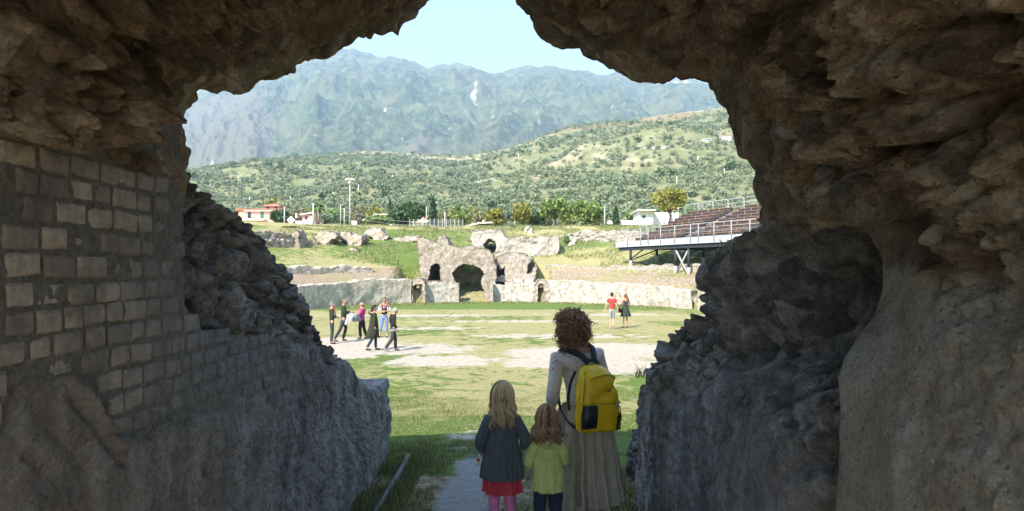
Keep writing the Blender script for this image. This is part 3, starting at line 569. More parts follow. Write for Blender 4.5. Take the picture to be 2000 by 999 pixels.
# ================================================================== CENTRAL RUIN (slabs with openings)
def inpoly(x, z, poly):
    poly = np.array(poly, float); r = np.zeros(x.shape, bool); j = len(poly)-1
    for i in range(len(poly)):
        xi, zi = poly[i]; xj, zj = poly[j]; c = ((zi > z) != (zj > z)) & (x < (xj-xi)*(z-zi)/(zj-zi+1e-12)+xi); r ^= c; j = i
    return r
def slab(name, poly, holes, d, thick, mat, cell=.13, rough_=.1, seed=0, label=None, cat=None, parent=None, lean=0., ybow=None, ndep=5):
    pw = [P(a, b, d)[::2] for a, b in poly]; hw = [[P(a, b, d)[::2] for a, b in h] for h in holes]
    xs = [q[0] for q in pw]; zs = [q[1] for q in pw]; x0, x1, z0, z1 = min(xs), max(xs), min(zs), max(zs)
    nx_, nz_ = int((x1-x0)/cell)+2, int((z1-z0)/cell)+2
    gx_ = x0+np.arange(nx_+1)*cell; gz_ = z0+np.arange(nz_+1)*cell
    CX, CZ_ = np.meshgrid(gx_[:-1]+cell/2, gz_[:-1]+cell/2, indexing='ij')
    jx = CX+cell*.8*noise(A3(CX, CZ_, 3)*2.2, seed).reshape(CX.shape); jz = CZ_+cell*.8*noise(A3(CX, CZ_, 9)*2.2, seed+1).reshape(CX.shape)
    K = inpoly(jx, jz, pw)
    for h in hw: K &= ~inpoly(jx*.5+CX*.5, jz*.5+CZ_*.5, h)
    GX, GZ = np.meshgrid(gx_, gz_, indexing='ij'); nl = ndep; sz = GX.size
    V = []
    for l in range(nl): V.append(A3(GX, d+thick*l/(nl-1), GZ))
    V = np.concatenate(V)
    ii, jj = np.nonzero(K); w_ = GX.shape[1]; v0 = ii*w_+jj; F = []
    q = np.stack([v0, v0+w_, v0+w_+1, v0+1], 1); F.append(q); F.append(q[:, ::-1]+(nl-1)*sz)
    Kp = np.pad(K, 1)
    for (di, dj, a, b) in ((-1, 0, 1, 0), (1, 0, w_, w_+1), (0, -1, 0, w_), (0, 1, w_+1, 1)):
        e = K & ~Kp[1+di:1+di+K.shape[0], 1+dj:1+dj+K.shape[1]]; i2, j2 = np.nonzero(e); b0 = i2*w_+j2
        for l in range(nl-1): F.append(np.stack([b0+a+l*sz, b0+b+l*sz, b0+b+(l+1)*sz, b0+a+(l+1)*sz], 1))
    F = np.concatenate(F); used = np.unique(F); mp = np.full(len(V), -1); mp[used] = np.arange(len(used)); F = mp[F]; V = V[used]
    dep = (V[:, 1]-d)/thick
    V0 = V.copy(); V[:, 1] += lean*(V[:, 2]-z0)
    n3 = np.stack([fbm(V0*1.1, 3, seed+3), fbm(V0*.9, 4, seed+4)*1.6, fbm(V0*1.1, 3, seed+5)], 1)*rough_
    n3 += np.stack([noise(V0*5, seed+6), noise(V0*4, seed+7)*1.5, noise(V0*5, seed+8)], 1)*cell*.35
    V = V+n3
    if ybow is not None: V[:, 1] += ybow(V0[:, 0], V0[:, 2])
    o = mk(name, V, F, mat, parent, smooth=True)
    return props(o, label, cat)
# front block with small arch window and the big arch
slab('arched_ruin', [(818, 592), (822, 545), (812, 470), (814, 460), (826, 463), (838, 470), (850, 475), (853, 459), (868, 459), (874, 478), (900, 481), (930, 482), (952, 486), (962, 497), (968, 520), (968, 560), (960, 592)],
     [[(834, 549), (840, 520), (848, 513), (856, 517), (860, 526), (860, 549)],
      [(890, 596), (887, 550), (880, 534), (892, 522), (903, 514), (915, 513), (925, 517), (934, 522), (942, 527), (948, 535), (943, 540), (940, 552), (944, 575), (948, 596)]],
     61.9, 4.2, M['ruin_grey'], .10, .07, 1, 'grey two-storey ruin pierced by a big ragged arch and a small arched window', 'ruin', lean=.12)
slab('ruin_back_wall', [(826, 592), (826, 500), (900, 500), (958, 505), (960, 592)], [[(905, 535), (908, 510), (925, 510), (932, 530), (915, 538)]], 66.6, .8, M['ruin'], .2, .2, 8, 'dark rear wall seen through the big arch', 'ruin')
slab('upper_ruin', [(921, 500), (917, 462), (922, 450), (950, 446), (978, 447), (985, 462), (1040, 460), (1095, 462), (1090, 490), (1060, 512), (1000, 520), (960, 515)],
     [[(950, 485), (944, 478), (948, 471), (957, 469), (968, 472), (970, 484), (964, 500), (957, 492)]], 71.5, 4.5, M['ruin_white'], .12, .16, 11, 'whitish upper ruin with a jagged hole, above and right of the big arch', 'ruin', lean=.25)
slab('ruin_mound', [(958, 548), (964, 515), (972, 500), (990, 494), (1020, 493), (1042, 503), (1051, 517), (1046, 545), (1030, 552), (985, 552)],
     [[(967, 540), (966, 522), (973, 516), (976, 530), (980, 527), (985, 520), (986, 538)], [(1029, 534), (1033, 518), (1041, 508), (1048, 508), (1047, 522), (1038, 532)]], 63.8, 4, M['ruin_grey'], .11, .12, 21, 'rounded rubble mound right of the arch with two dark openings', 'ruin', lean=.5)
slab('doorway_surround', [(800, 594), (799, 552), (806, 545), (826, 545), (830, 556), (830, 594)], [[(806, 596), (805, 560), (810, 555), (824, 555), (824, 596)]], 58.8, 2.6, M['ruin'], .09, .05, 31, 'small square doorway in the arena wall left of the arch', 'doorway')
slab('doorway_surround', [(1042, 592), (1044, 556), (1052, 547), (1066, 546), (1074, 556), (1074, 590)], [[(1049, 594), (1050, 560), (1054, 553), (1062, 552), (1062, 594)]], 60.6, 2.2, M['ruin'], .09, .08, 41, 'narrow rubble niche in the arena wall right of the stone steps', 'doorway')
mb = empty('stone_steps', P(1010, 550, 63), 'pale stone steps on top of the wall right of the arch', 'steps')
for k, (a, b, y0, y1) in enumerate([(985, 1040, 552, 561), (1002, 1043, 545, 552), (1022, 1047, 539, 545)]):
    x0, _, z1 = P(a, y0, 62.6+k*.8); x1, _, z0 = P(b, y1, 62.6+k*.8); nst = max(2, int((x1-x0)/.8))
    for i in range(nst):
        L_ = (x1-x0)/nst; o = rockblock('step_stone', (x0+i*L_+.03, 62.6+k*.8, z0-.5), (x0+(i+1)*L_-.03, 63.3+k*.8, z1), .2, .04, M['ruin_pale'], mb, 50+k*7+i)
# rim outcrops
def outcrop(poly, d, th, label, seed, mat='ruin', holes=(), rough_=.2):
    d = hitd(np.mean([q[0] for q in poly]), max(q[1] for q in poly)-3)+.2
    return slab('rock_outcrop', poly, list(holes), d, th, M[mat], .13, rough_, seed, label, 'ruin', lean=.35)
outcrop([(610, 462), (617, 453), (634, 449), (650, 451), (657, 460), (652, 464), (644, 470), (640, 482), (632, 482), (622, 470)], 80, 2.2, 'mushroom-shaped lump of old masonry at the left rim', 61)
outcrop([(648, 455), (670, 452), (690, 454), (708, 458), (712, 466), (700, 478), (686, 484), (676, 480), (676, 470), (660, 466)], 80.5, 2.2, 'overhanging lump of old masonry, right neighbour of the mushroom-shaped one', 62)
outcrop([(713, 452), (718, 445), (738, 445), (745, 452), (760, 462), (755, 468), (738, 474), (724, 466)], 83, 2, 'broad low rock heap on the left rim, below the yellow house', 63)
outcrop([(764, 472), (766, 464), (790, 462), (815, 459), (818, 470), (800, 475), (775, 477)], 78, 1.6, 'flat line of stones leading to the spike of the arched ruin', 64)
outcrop([(674, 492), (680, 485), (692, 483), (697, 490), (690, 495)], 76, 1., 'single small pale rock half buried in the left slope', 65)
outcrop([(1025, 462), (1027, 447), (1036, 443), (1042, 448), (1042, 462)], 86, 1.5, 'small square stub of masonry on the rim behind the upper ruin', 66, 'ruin_pale')
outcrop([(1106, 485), (1110, 470), (1116, 464), (1124, 470), (1128, 485)], 76, 1.5, 'small pointed earth-coloured rock on the grass slope left of the grandstand', 67, 'ruin_pale')
outcrop([(565, 488), (560, 470), (568, 455), (578, 452), (585, 462), (586, 486)], 79, 2, 'upright grey stump of masonry beside the bush at the far left rim', 68, 'ruin_grey')
outcrop([(592, 480), (600, 470), (612, 468), (622, 474), (616, 482)], 79.5, 1.2, 'small rubble pile between the grey stump and the mushroom-shaped lump', 69)
# loose stones on the slopes and dirt (uncountable)
def stones(name, n, reg, size, mat, seed, label):
    R = np.random.default_rng(seed); x, y = reg(R, n); z = G(x, y); n = len(x)
    base = np.array([[1, 0, 0], [-1, 0, 0], [0, 1, 0], [0, -1, 0], [0, 0, 1], [0, 0, -.6]], float); f = np.array([[0, 2, 4], [2, 1, 4], [1, 3, 4], [3, 0, 4], [2, 0, 5], [1, 2, 5], [3, 1, 5], [0, 3, 5]])
    sc = size*R.uniform(.3, 1, (n, 1, 1))*R.uniform(.6, 1.2, (n, 1, 3)); V = base[None]*sc*(1+R.uniform(-.3, .3, (n, 6, 3)))+np.stack([x, y, z], 1)[:, None]
    o = mk(name, V.reshape(-1, 3), (f[None]+np.arange(n)[:, None, None]*6).reshape(-1, 3), mat); return props(o, kind='stuff', label=label)
def reg1(R, n):
    x = R.uniform(-22, 20, n); y = R.uniform(48, 70, n); r = ellr(x, y); k = (r > .7) & (r < 5.5) & (noise(A3(x, y)*.5, 3) > -.1); return x[k], y[k]
stones('rubble', 9000, reg1, .13, M['ruin_white'], 5, 'loose pale rubble strewn on the bank above the arena wall')
def reg2(R, n):
    x = R.uniform(-9, 9, n); y = R.uniform(16, 40, n); return x, y
stones('pebbles', 500, reg2, .022, M['ruin_pale'], 6, 'small stones scattered on the worn arena floor')
# ================================================================== HILL AND MOUNTAIN
HB = np.array([(-600, 420), (0, 372), (200, 352), (420, 334), (500, 320), (600, 305), (700, 298), (760, 297), (850, 303), (930, 303), (1000, 288), (1060, 266), (1120, 251), (1230, 236), (1320, 223), (1410, 211), (1480, 195), (1700, 170), (2200, 190), (3000, 300)], float)
HR, H0 = 850., 150.
def hillz(x, y):
    b = x/y; py = np.interp(b, (HB[:, 0]-1000)/FPX, HB[:, 1]); zr = CZ+(HY-py)/FPX*HR
    t = (y-H0)/(HR-H0); f = np.where(t < 1, np.clip(t, 0, 1)**1.12, 1-(t-1)*.9)
    z = 9.4+(zr-9.4)*f; q = A3(x, y); tm = np.clip(t*3, 0, 1)*np.clip((1-t)*5+.12, .12, 1)
    return z+(fbm(q/90, 4, 51)*9+ridged(q/160, 2, 57)*4).reshape(z.shape)*tm
bb = np.r_[np.linspace(-1.7, -.5, 60)[:-1], np.linspace(-.5, .42, 260), np.linspace(.42, 1.7, 60)[1:]]; yy_ = H0+(1500-H0)*np.linspace(0, 1, 200)**1.25
B, Yh = np.meshgrid(bb, yy_, indexing='ij'); Xh = B*Yh; Zh = hillz(Xh.ravel(), Yh.ravel()); q = A3(Xh, Yh)
tt_ = ((Yh-H0)/(HR-H0)).ravel(); bare = ss(tt_, .84, 1.)*.42+.35*blob(Xh.ravel(), Yh.ravel(), -5, 400, 60, 60)+.55*blob(Xh.ravel(), Yh.ravel(), -150, 800, 130, 60)
red = blob(B.ravel(), tt_, .17, .93, .13, .09)
def hillmat():
    n = NT('olive_hill_ground', 1., .05); f = n.noise(.02, 8, rough=.7); g = n.noise(.12, 8, rough=.75)
    gr = n.ramp(g, [(.3, (.12, .14, .06)), (.5, (.19, .195, .095)), (.7, (.30, .28, .17))]); br = n.ramp(g, [(.3, (.20, .16, .08)), (.5, (.36, .30, .19)), (.68, (.60, .52, .42))])
    c = n.mix(n.ramp(n.math('ADD', n.math('ADD', f, n.math('MULTIPLY', n.noise(.08, 5), .25)), n.math('MULTIPLY', n.attr('bare'), .45)), [(.72, 0.), (.86, .8)]), gr, br)
    c = n.mix(n.ramp(n.math('ADD', n.math('MULTIPLY', g, .4), n.attr('red')), [(.62, 0.), (.9, .6)]), c, (.25, .16, .09))
    n.col(c); n.bump((g, .7, 2.)); return n.m
hill = mk('olive_hill', np.c_[Xh.ravel(), Yh.ravel(), Zh], grid(len(bb), len(yy_)), hillmat(), smooth=True, attr=dict(bare=np.clip(bare, 0, 1), red=red)); props(hill, kind='structure', label='terraced hillside planted with olive trees below the mountain')
MBR = np.array([(-1500, 420), (-600, 330), (0, 250), (200, 215), (390, 172), (480, 140), (560, 118), (620, 106), (660, 99), (690, 97), (715, 104), (750, 113), (790, 118), (822, 129), (838, 134), (860, 126), (880, 126), (920, 131), (945, 140), (965, 146), (1000, 137), (1040, 130), (1080, 131), (1110, 136), (1140, 138), (1165, 148), (1190, 145), (1215, 143), (1240, 150), (1290, 152), (1340, 158), (1400, 172), (1500, 168), (1700, 180), (2100, 230), (3000, 350)], float)
MR, M0 = 3600., 1350.
bb = np.r_[np.linspace(-1.8, -.5, 60)[:-1], np.linspace(-.5, .42, 460), np.linspace(.42, 1.8, 60)[1:]]; t_ = np.r_[np.linspace(0, 1, 230), np.linspace(1.02, 1.5, 14)]
B, T = np.meshgrid(bb, t_, indexing='ij'); Ym = M0+(MR-M0)*T; Xm = B*Ym; b_, tm_ = B.ravel(), T.ravel()
zr = CZ+(HY-np.interp(b_, (MBR[:, 0]-1000)/FPX, MBR[:, 1]))/FPX*MR
q = A3(Xm, Ym); warp = fbm(q/700, 3, 3); q2 = A3(b_*13+warp*.7, tm_*2.2+warp*.4, 0*b_)
rid = ridged(q2, 4, 71); ftm = np.clip(tm_, 0, 1); env = np.sin(pi*np.clip(ftm, 0, 1)**.9)**.8
z = 60+(zr-60)*np.where(tm_ <= 1, ftm**.95, 1-(tm_-1)*.8)+env*(rid*42+fbm(q/260, 5, 75)*26+fbm(q/60, 4, 76)*9+fbm(q/24, 3, 78)*9+ridged(q/110, 4, 74)*12)+(1-env)*(fbm(q/70, 4, 79)*12)
cliff = (noise(A3(b_*55, tm_*22), 5)+.6*noise(A3(b_*150, tm_*40), 6))*.42+.14*ss(tm_, .86, .98)+.15*ss(b_, .08, .16)*ss(tm_, .8, .95)
scree = blob(b_, tm_, -.43, .35, .08, .4)+.8*blob(b_, tm_, -.12, .15, .05, .12)
def mtmat():
    n = NT('mountain_woods', 1., .0); g = n.noise(.035, 9, rough=.8); f = n.noise(.005, 7, rough=.65)
    gr = n.ramp(g, [(.38, (.008, .018, .012)), (.5, (.05, .075, .04)), (.60, (.15, .17, .095))]); gr = n.mix(n.ramp(f, [(.42, 0.), (.62, .7)]), gr, (.15, .15, .07))
    rk = n.ramp(n.noise(.05, 6), [(.3, (.30, .28, .25)), (.7, (.62, .60, .56))])
    c = n.mix(n.ramp(n.math('ADD', n.math('MULTIPLY', n.noise(.012, 8, rough=.75), .9), n.attr('scree')), [(.80, 0.), (1.1, .8)]), gr, (.15, .13, .095))
    c = n.mix(n.ramp(n.math('ADD', n.math('MULTIPLY', n.noise(.03, 8, rough=.8), .7), n.attr('cliff')), [(.86, 0.), (.95, .8)]), c, rk)
    n.col(c); n.bump((g, .7, 14.)); return n.m
mo = mk('mountain', np.c_[Xm.ravel(), Ym.ravel(), z], grid(len(bb), len(t_)), mtmat(), smooth=True, attr=dict(cliff=cliff, scree=scree)); props(mo, kind='structure', label='steep wooded mountain ridge with white rock outcrops')
# ---- foliage helpers
def leafquads(C, size, R, squash=.8):
    n = len(C); a = R.normal(size=(n, 3)); a /= np.linalg.norm(a, axis=1)[:, None]; b = np.cross(a, R.normal(size=(n, 3))); b /= np.linalg.norm(b, axis=1)[:, None]
    s = (size*R.uniform(.55, 1.3, n))[:, None]; a = a*s; b = b*s*.6
    V = np.stack([C-a, C+b, C+a, C-b], 1); return V.reshape(-1, 3)
def crown(R, rx, ry, rz, n, size, ncl=14, spread=.42, hollow=.25):
    c = R.normal(size=(ncl, 3)); c /= np.linalg.norm(c, axis=1)[:, None]; c *= R.uniform(hollow, .78, (ncl, 1)); wts = R.uniform(.4, 1, ncl); k = R.choice(ncl, n, p=wts/wts.sum())
    d = R.normal(size=(n, 3)); d /= np.linalg.norm(d, axis=1)[:, None]; p = c[k]+d*(spread*R.uniform(.3, 1, (n, 1))**.6)*(.6+.7*wts[k][:, None])
    p = p*np.array([rx, ry, rz]); return leafquads(p, size, R), c*np.array([rx, ry, rz])
def quadF(n): return np.arange(4*n).reshape(-1, 4)
# ---- olive grove (uncountable)
def olives(name, n, y0, y1, b0, b1, seed, label, tri, size=2.7, dark=False):
    R = np.random.default_rng(seed); y = np.sqrt(R.uniform(y0**2, y1**2, n)); b = R.uniform(b0, b1, n); x = b*y
    t = (y-H0)/(HR-H0); q = A3(x, y); dens = .82-.75*ss(t, .84, .99)+.45*noise(q/60, 8)+.25*noise(q/18, 9)-.5*blob(x, y, -5, 400, 50, 50)
    terr = (noise(A3(0*x, hillz(x, y)/3.2), 3) > -.42)
    k = (R.uniform(0, 1, n) < dens) & terr; x, y = x[k], y[k]; n = len(x); z = hillz(x, y)
    tm = []
    for i in range(6):
        V, _ = crown(R, 1, 1, .8, tri, .2 if tri > 40 else .3, 8, .42, .1); tm.append(V)
    tm = np.array(tm); ti = R.integers(0, 6, n); s = size*R.uniform(.55, 1.15, n)*(1+.25*noise(A3(x, y)/40, 4)); a = R.uniform(0, 2*pi, n); c, s_ = np.cos(a)[:, None], np.sin(a)[:, None]
    V = tm[ti]; V = np.stack([V[..., 0]*c-V[..., 1]*s_, V[..., 0]*s_+V[..., 1]*c, V[..., 2]+.62], -1)*s[:, None, None]+np.stack([x, y, z-.2], 1)[:, None]
    o = mk(name, V.reshape(-1, 3), quadF(n*tri), M['leaf_dark'] if dark else M['olive']); return props(o, kind='stuff', label=label)
olives('olive_grove', 4600, 170, 420, -.5, .42, 3, 'olive trees covering the lower hillside', 70)
olives('olive_grove', 15000, 420, 850, -.55, .42, 4, 'small far olive trees covering the upper hillside', 22, 3.0)
olives('hillside_scrub', 420, 250, 880, -.5, .4, 5, 'dark evergreen shrubs dotted among the olives', 60, 4.2, True)
# ---- trees that can be told apart
def tree(name, px, top, base, d, wpx, mat, label, seed, n=1200, size=.28, kind='round', group=None, trunkfrac=.22, cat='tree', z0=None):
    R = np.random.default_rng(seed); s = FPX/d; x = (px-1000)/s; zb = g1(x, d) if z0 is None else z0; zt = CZ-(top-HY)/s; h = zt-zb; w = wpx/s/2
    T = empty(name, (x, d, zb), label, cat, group); ch = h*(1-trunkfrac); mid = h*trunkfrac+ch/2; mb = MB()
    if kind == 'cone':
        u = R.uniform(0, 1, n)**.75; th = R.uniform(0, 2*pi, n); zz_ = h*(1-.93*u); layer = .8+.28*np.sin(zz_*5.5/ max(h, 1)*6); rr_ = w*u**.9*layer*R.uniform(.55, 1.05, n)
        V = leafquads(np.stack([rr_*np.cos(th), rr_*np.sin(th), zz_-.12*rr_], 1), size, R); mk('crown', V, quadF(n), mat, T); mb.tube([(0, 0, -.3), (0, 0, h*.5), (0, 0, h*.96)], [w*.09, w*.05, .02], 7)
    elif kind == 'cypress':
        u = R.uniform(0, 1, n); th = R.uniform(0, 2*pi, n); rr_ = w*np.sin(pi*np.clip(u*.93+.07, 0, 1))**.7*(1.1-u*.45)*R.uniform(.6, 1.02, n); V = leafquads(np.stack([rr_*np.cos(th), rr_*np.sin(th), .15+u*h*.97], 1), size, R)
        mk('crown', V, quadF(n), mat, T); mb.tube([(0, 0, -.3), (0, 0, h*.6)], [.12, .05], 6)
    elif kind == 'palm':
        mb.tube([(0, 0, -.3), (.05, 0, h*.4), (0, 0, h*.74)], [w*.28, w*.25, w*.3], 10)
        skirt = MB(); Vf = MB()
        for i in range(46):
            a = R.uniform(0, 2*pi); el = R.uniform(-.25, 1.25); L_ = w*1.25*R.uniform(.8, 1.1); tt = np.linspace(0, 1, 7); hz = L_*tt*math.cos(el*.8); vz = L_*(tt*math.sin(el)-.55*tt**2)
            c = np.stack([hz*math.cos(a), hz*math.sin(a), h*.76+vz], 1); pr_ = np.array([-math.sin(a), math.cos(a), 0]); wd = (.30*np.sin(pi*np.clip(tt*.9+.08, 0, 1)))[:, None]
            V = np.r_[c-pr_*wd-[0, 0, .1], c, c+pr_*wd-[0, 0, .1]]; F = [[j, j+1, 8+j, 7+j] for j in range(6)]+[[7+j, 8+j, 15+j, 14+j] for j in range(6)]; Vf.add(V, F)
        for i in range(40):
            a = R.uniform(0, 2*pi); L_ = R.uniform(.25, .5)*h; r0 = w*.3; r1 = w*R.uniform(.4, .6); skirt.tube([(r0*math.cos(a), r0*math.sin(a), h*.74), (r1*math.cos(a), r1*math.sin(a), h*.7-L_*.4), (r0*1.2*math.cos(a), r0*1.2*math.sin(a), h*.72-L_)], [.05, .09, .02], 4)
        skirt.build('dead_fronds', M['dry_stem'], T); Vf.build('fronds', M['leaf_mid'], T)
    else:
        V, cc = crown(R, w, w, ch/2, n, size, 22 if kind == 'round' else 30, .40 if kind == 'round' else .30, .3); V = V+np.array([0, 0, mid]); V[:, 2] = np.maximum(V[:, 2], .05)
        if kind == 'airy':
            pass
        mk('crown', V, quadF(n), mat, T); tw = max(.06, w*.05); mb.tube([(0, 0, -.3), (.1, 0, h*.25), (0, .1, h*.5)], [tw*1.4, tw, tw*.6], 7)
        for c in cc[:9]: mb.tube([(.05, 0, h*.28), (c[0]*.5, c[1]*.5, (mid+c[2])*.6+h*.12), (c[0], c[1], mid+c[2])], [tw*.6, tw*.35, .015], 5)
    mb.build('trunk', M['bark'], T, smooth=True); return T
TD = 116
tree('pine_tree', 846, 386, 448, TD+4, 34, M['leaf_dark'], 'dark conifer with a pointed top beside the broad dark tree', 3, 1500, .3, 'cone')
tree('evergreen_tree', 797, 393, 450, TD, 82, M['leaf_dark'], 'broad dark green tree in front of the white house, left of the conifer', 4, 3400, .32)
tree('pine_tree', 762, 392, 446, TD+14, 22, M['leaf_dark'], 'slim dark conifer left of the broad dark tree', 5, 700, .3, 'cone')
tree('leafy_bush', 738, 422, 446, 106, 60, M['leaf_mid'], 'bush with yellow fruit in front of the yellow gabled house', 6, 1200, .26)
tree('deciduous_tree', 906, 399, 450, TD+2, 52, M['leaf_mid'], 'round green tree between the tall pole and the white roofed shed', 7, 1900, .27)
tree('deciduous_tree', 874, 412, 448, TD+16, 40, M['leaf_brown'], 'low brownish tree between the conifer and the round green tree', 8, 900, .3)
tree('autumn_tree', 968, 408, 446, TD, 52, M['leaf_yellow'], 'low yellowing tree behind the rim above the upper ruin', 9, 1500, .27)
tree('autumn_tree', 1019, 391, 446, TD-2, 46, M['leaf_yellow'], 'taller yellow and green tree just behind the short pole above the upper ruin', 10, 1700, .27)
tree('deciduous_tree', 1084, 377, 446, TD-2, 66, M['leaf_mid'], 'big green tree, left one of the two standing right of the yellow trees', 11, 2600, .28)
tree('deciduous_tree', 1048, 412, 446, TD+2, 46, M['leaf_dark'], 'low dark bushy tree between the yellow tree and the big green tree', 12, 1100, .28)
tree('autumn_tree', 1143, 388, 446, TD-4, 74, M['leaf_mid'], 'big green and yellow tree, right one of the two, left of the tall grey pole', 13, 2600, .28)
tree('cypress_tree', 1203, 404, 446, 108, 15, M['leaf_dark'], 'small narrow cypress in front of the low white wall', 14, 900, .2, 'cypress')
tree('autumn_tree', 1308, 362, 446, 104, 84, M['leaf_yellow'], 'tall thin golden autumn tree rising behind the grandstand', 15, 1900, .24, 'airy', trunkfrac=.3)
tree('palm_tree', 620, 391, 446, 112, 28, M['leaf_mid'], 'palm tree with a skirt of dead fronds next to the white pole', 16, kind='palm')
tree('leafy_bush', 546, 408, 446, 112, 46, M['leaf_dark'], 'dark round bush right of the pink house, behind the diamond sign', 17, 1400, .28)
tree('leafy_bush', 648, 419, 446, 108, 50, M['leaf_grey'], 'grey green spreading bush right of the palm tree', 18, 1500, .26)
tree('autumn_tree', 528, 386, 446, 160, 60, M['leaf_yellow'], 'yellowish tree rising behind the roof of the pink house', 19, 1200, .36)
tree('leafy_bush', 565, 455, 487, 78.6, 30, M['leaf_mid'], 'bright green bush growing on the broken rim wall at left', 20, 1500, .16, trunkfrac=.05, cat='bush')
tree('leafy_bush', 1106, 459, 470, 77, 14, M['leaf_mid'], 'small green bush on the rim wall right of the upper ruin', 21, 300, .16, trunkfrac=.1, cat='bush')
tree('leafy_bush', 1003, 438, 449, 92, 16, M['leaf_mid'], 'small bright shrub alone on the grassy rim above the upper ruin', 22, 300, .15, trunkfrac=.05, cat='bush')
tree('leafy_bush', 1216, 455, 468, 80, 18, M['leaf_mid'], 'small green bush at the left foot of the grandstand railing', 23, 300, .16, trunkfrac=.05, cat='bush')
for i, (px, tp, w_, mt) in enumerate([(585, 402, 44, 'leaf_brown'), (655, 398, 50, 'leaf_mid'), (697, 396, 52, 'leaf_brown'), (735, 400, 46, 'leaf_yellow'), (775, 404, 40, 'leaf_brown'), (872, 404, 50, 'leaf_grey'), (940, 412, 46, 'leaf_brown'), (1165, 404, 44, 'leaf_brown'), (1232, 410, 40, 'leaf_mid'), (1350, 404, 60, 'leaf_mid'), (1420, 402, 60, 'leaf_brown')]):
    where = ['between the pink house and the palm', 'behind the grey green bush', 'behind the tall floodlight pole', 'behind the yellow gabled house', 'left behind the broad dark tree', 'right behind the conifer', 'behind the white roofed shed', 'left of the tall grey pole', 'behind the low white wall', 'behind the back railing of the grandstand, nearer the autumn tree', 'behind the back railing of the grandstand, nearer the rock'][i]
    tree('orchard_tree', px, tp, 446, 150+(i % 3)*9, w_, M[mt], {'leaf_brown': 'brownish', 'leaf_mid': 'green', 'leaf_yellow': 'yellowish', 'leaf_grey': 'grey green'}[mt]+' orchard tree '+where, 40+i, 900, .38, group='orchard trees at the foot of the hill')
LMK = [(440, 'the pink house corner'), (500, 'the pink house roof'), (556, 'the left thick white pole'), (612, 'the right thick white pole'), (668, 'the twin poles'), (735, 'the yellow gabled house'), (797, 'the broad dark tree'), (846, 'the dark pointed conifer'), (906, 'the round green tree'), (968, 'the low yellowing tree'), (1019, 'the taller yellow tree'), (1084, 'the big green tree'), (1143, 'the big green and yellow tree'), (1181, 'the tall grey pole'), (1203, 'the small cypress'), (1262, 'the white flat-roofed building')]
def belt_label(px, mt):
    k = min(LMK, key=lambda q: abs(q[0]-px)); return {'leaf_brown': 'brownish', 'leaf_mid': 'green', 'leaf_yellow': 'yellowish', 'leaf_grey': 'greyish'}[mt]+' tree at the hill foot, '+('far back left of ' if px < k[0]-4 else ('far back right of ' if px > k[0]+4 else 'far back behind '))+k[1]
RB_ = np.random.default_rng(77)
for i in range(26):
    px = [430, 452, 500, 560, 603, 630, 668, 712, 728, 752, 790, 822, 858, 888, 925, 955, 992, 1035, 1062, 1112, 1128, 1172, 1192, 1222, 1262, 1285][i]; mt = ['leaf_mid', 'leaf_brown', 'leaf_grey', 'leaf_yellow', 'leaf_mid'][(i*7) % 5]
    tree('orchard_tree', px, 398+RB_.uniform(-2, 12), 446, 172+RB_.uniform(0, 22), RB_.uniform(36, 54), M[mt], belt_label(px, mt), 140+i, 650, .42, group='belt of orchard trees at the hill foot')
# ================================================================== HOUSES
def ww(px, d): return (px-1000)/FPX*d
def zz_(py, d): return CZ-(py-HY)/FPX*d
def house(name, label, d, parts, dep=7, cat='house'):
    """parts: (part name, px0, px1, py_top, py_bottom, material, y offset, depth)"""
    x0 = ww(parts[0][1], d); T = empty(name, (x0, d, zz_(parts[0][4], d)), label, cat)
    for (nm, a, b, t, u, mt, oy, dp) in parts:
        xa, xb, za, zb_ = ww(a, d), ww(b, d), zz_(t, d), zz_(u, d)
        if nm.startswith('hip'):
            e = .25; ov = .4; m_ = MB(); xa -= ov; xb += ov; ya, yb = d+oy-ov, d+oy+dp+ov; zt_, zl = za, zb_; w2 = min(xb-xa, yb-ya)/2
            V = [(xa, ya, zl), (xb, ya, zl), (xb, yb, zl), (xa, yb, zl), (xa+w2, (ya+yb)/2, zt_), (xb-w2, (ya+yb)/2, zt_), (xa, ya, zl-.15), (xb, ya, zl-.15), (xb, yb, zl-.15), (xa, yb, zl-.15)]
            m_.add(V, [[0, 1, 5, 4], [2, 3, 4, 5], [0, 6, 7, 1], [1, 7, 8, 2], [2, 8, 9, 3], [3, 9, 6, 0], [6, 9, 8, 7]]); m_.add(V, [[1, 2, 5], [3, 0, 4]]); o = m_.build('roof', M[mt], T)
        elif nm == 'lean':       # sloping roof slab, left end high or low by t/u
            m_ = MB(); m_.beam((xa, d+oy+dp/2, zb_), (xb, d+oy+dp/2, za), dp, .22); o = m_.build('roof', M[mt], T)
        else: o = MB().box(((xa+xb)/2, d+oy+dp/2, (za+zb_)/2), (xb-xa, dp, za-zb_)).build(nm, M[mt], T)
        relto(o, T)
    return T
house('pink_house', 'pink two-storey house with orange roof and a small roof turret, at far left', 140, [('wall', 462, 538, 411, 452, 'pink', 0, 7), ('wall', 514, 542, 400, 412, 'pink', .6, 4.5), ('hip1', 514, 542, 395, 402, 'roof_tile', .6, 4.5), ('eaves', 460, 541, 408.5, 411.4, 'roof_tile', -.35, 8), ('balcony', 466, 520, 428.5, 431.5, 'white', -1.3, 1.3), ('window', 509, 515, 414, 428.5, 'shutter', -.06, .2), ('window', 519, 524, 403, 408, 'glass', .52, .2), ('window', 534, 540, 403, 409, 'glass', .52, .2), ('window', 529, 535, 416, 426, 'glass', -.06, .2), ('gutter', 478, 538, 412, 413.2, 'white', -.5, .15), ('window', 484, 490, 415, 427, 'glass', -.06, .2)])
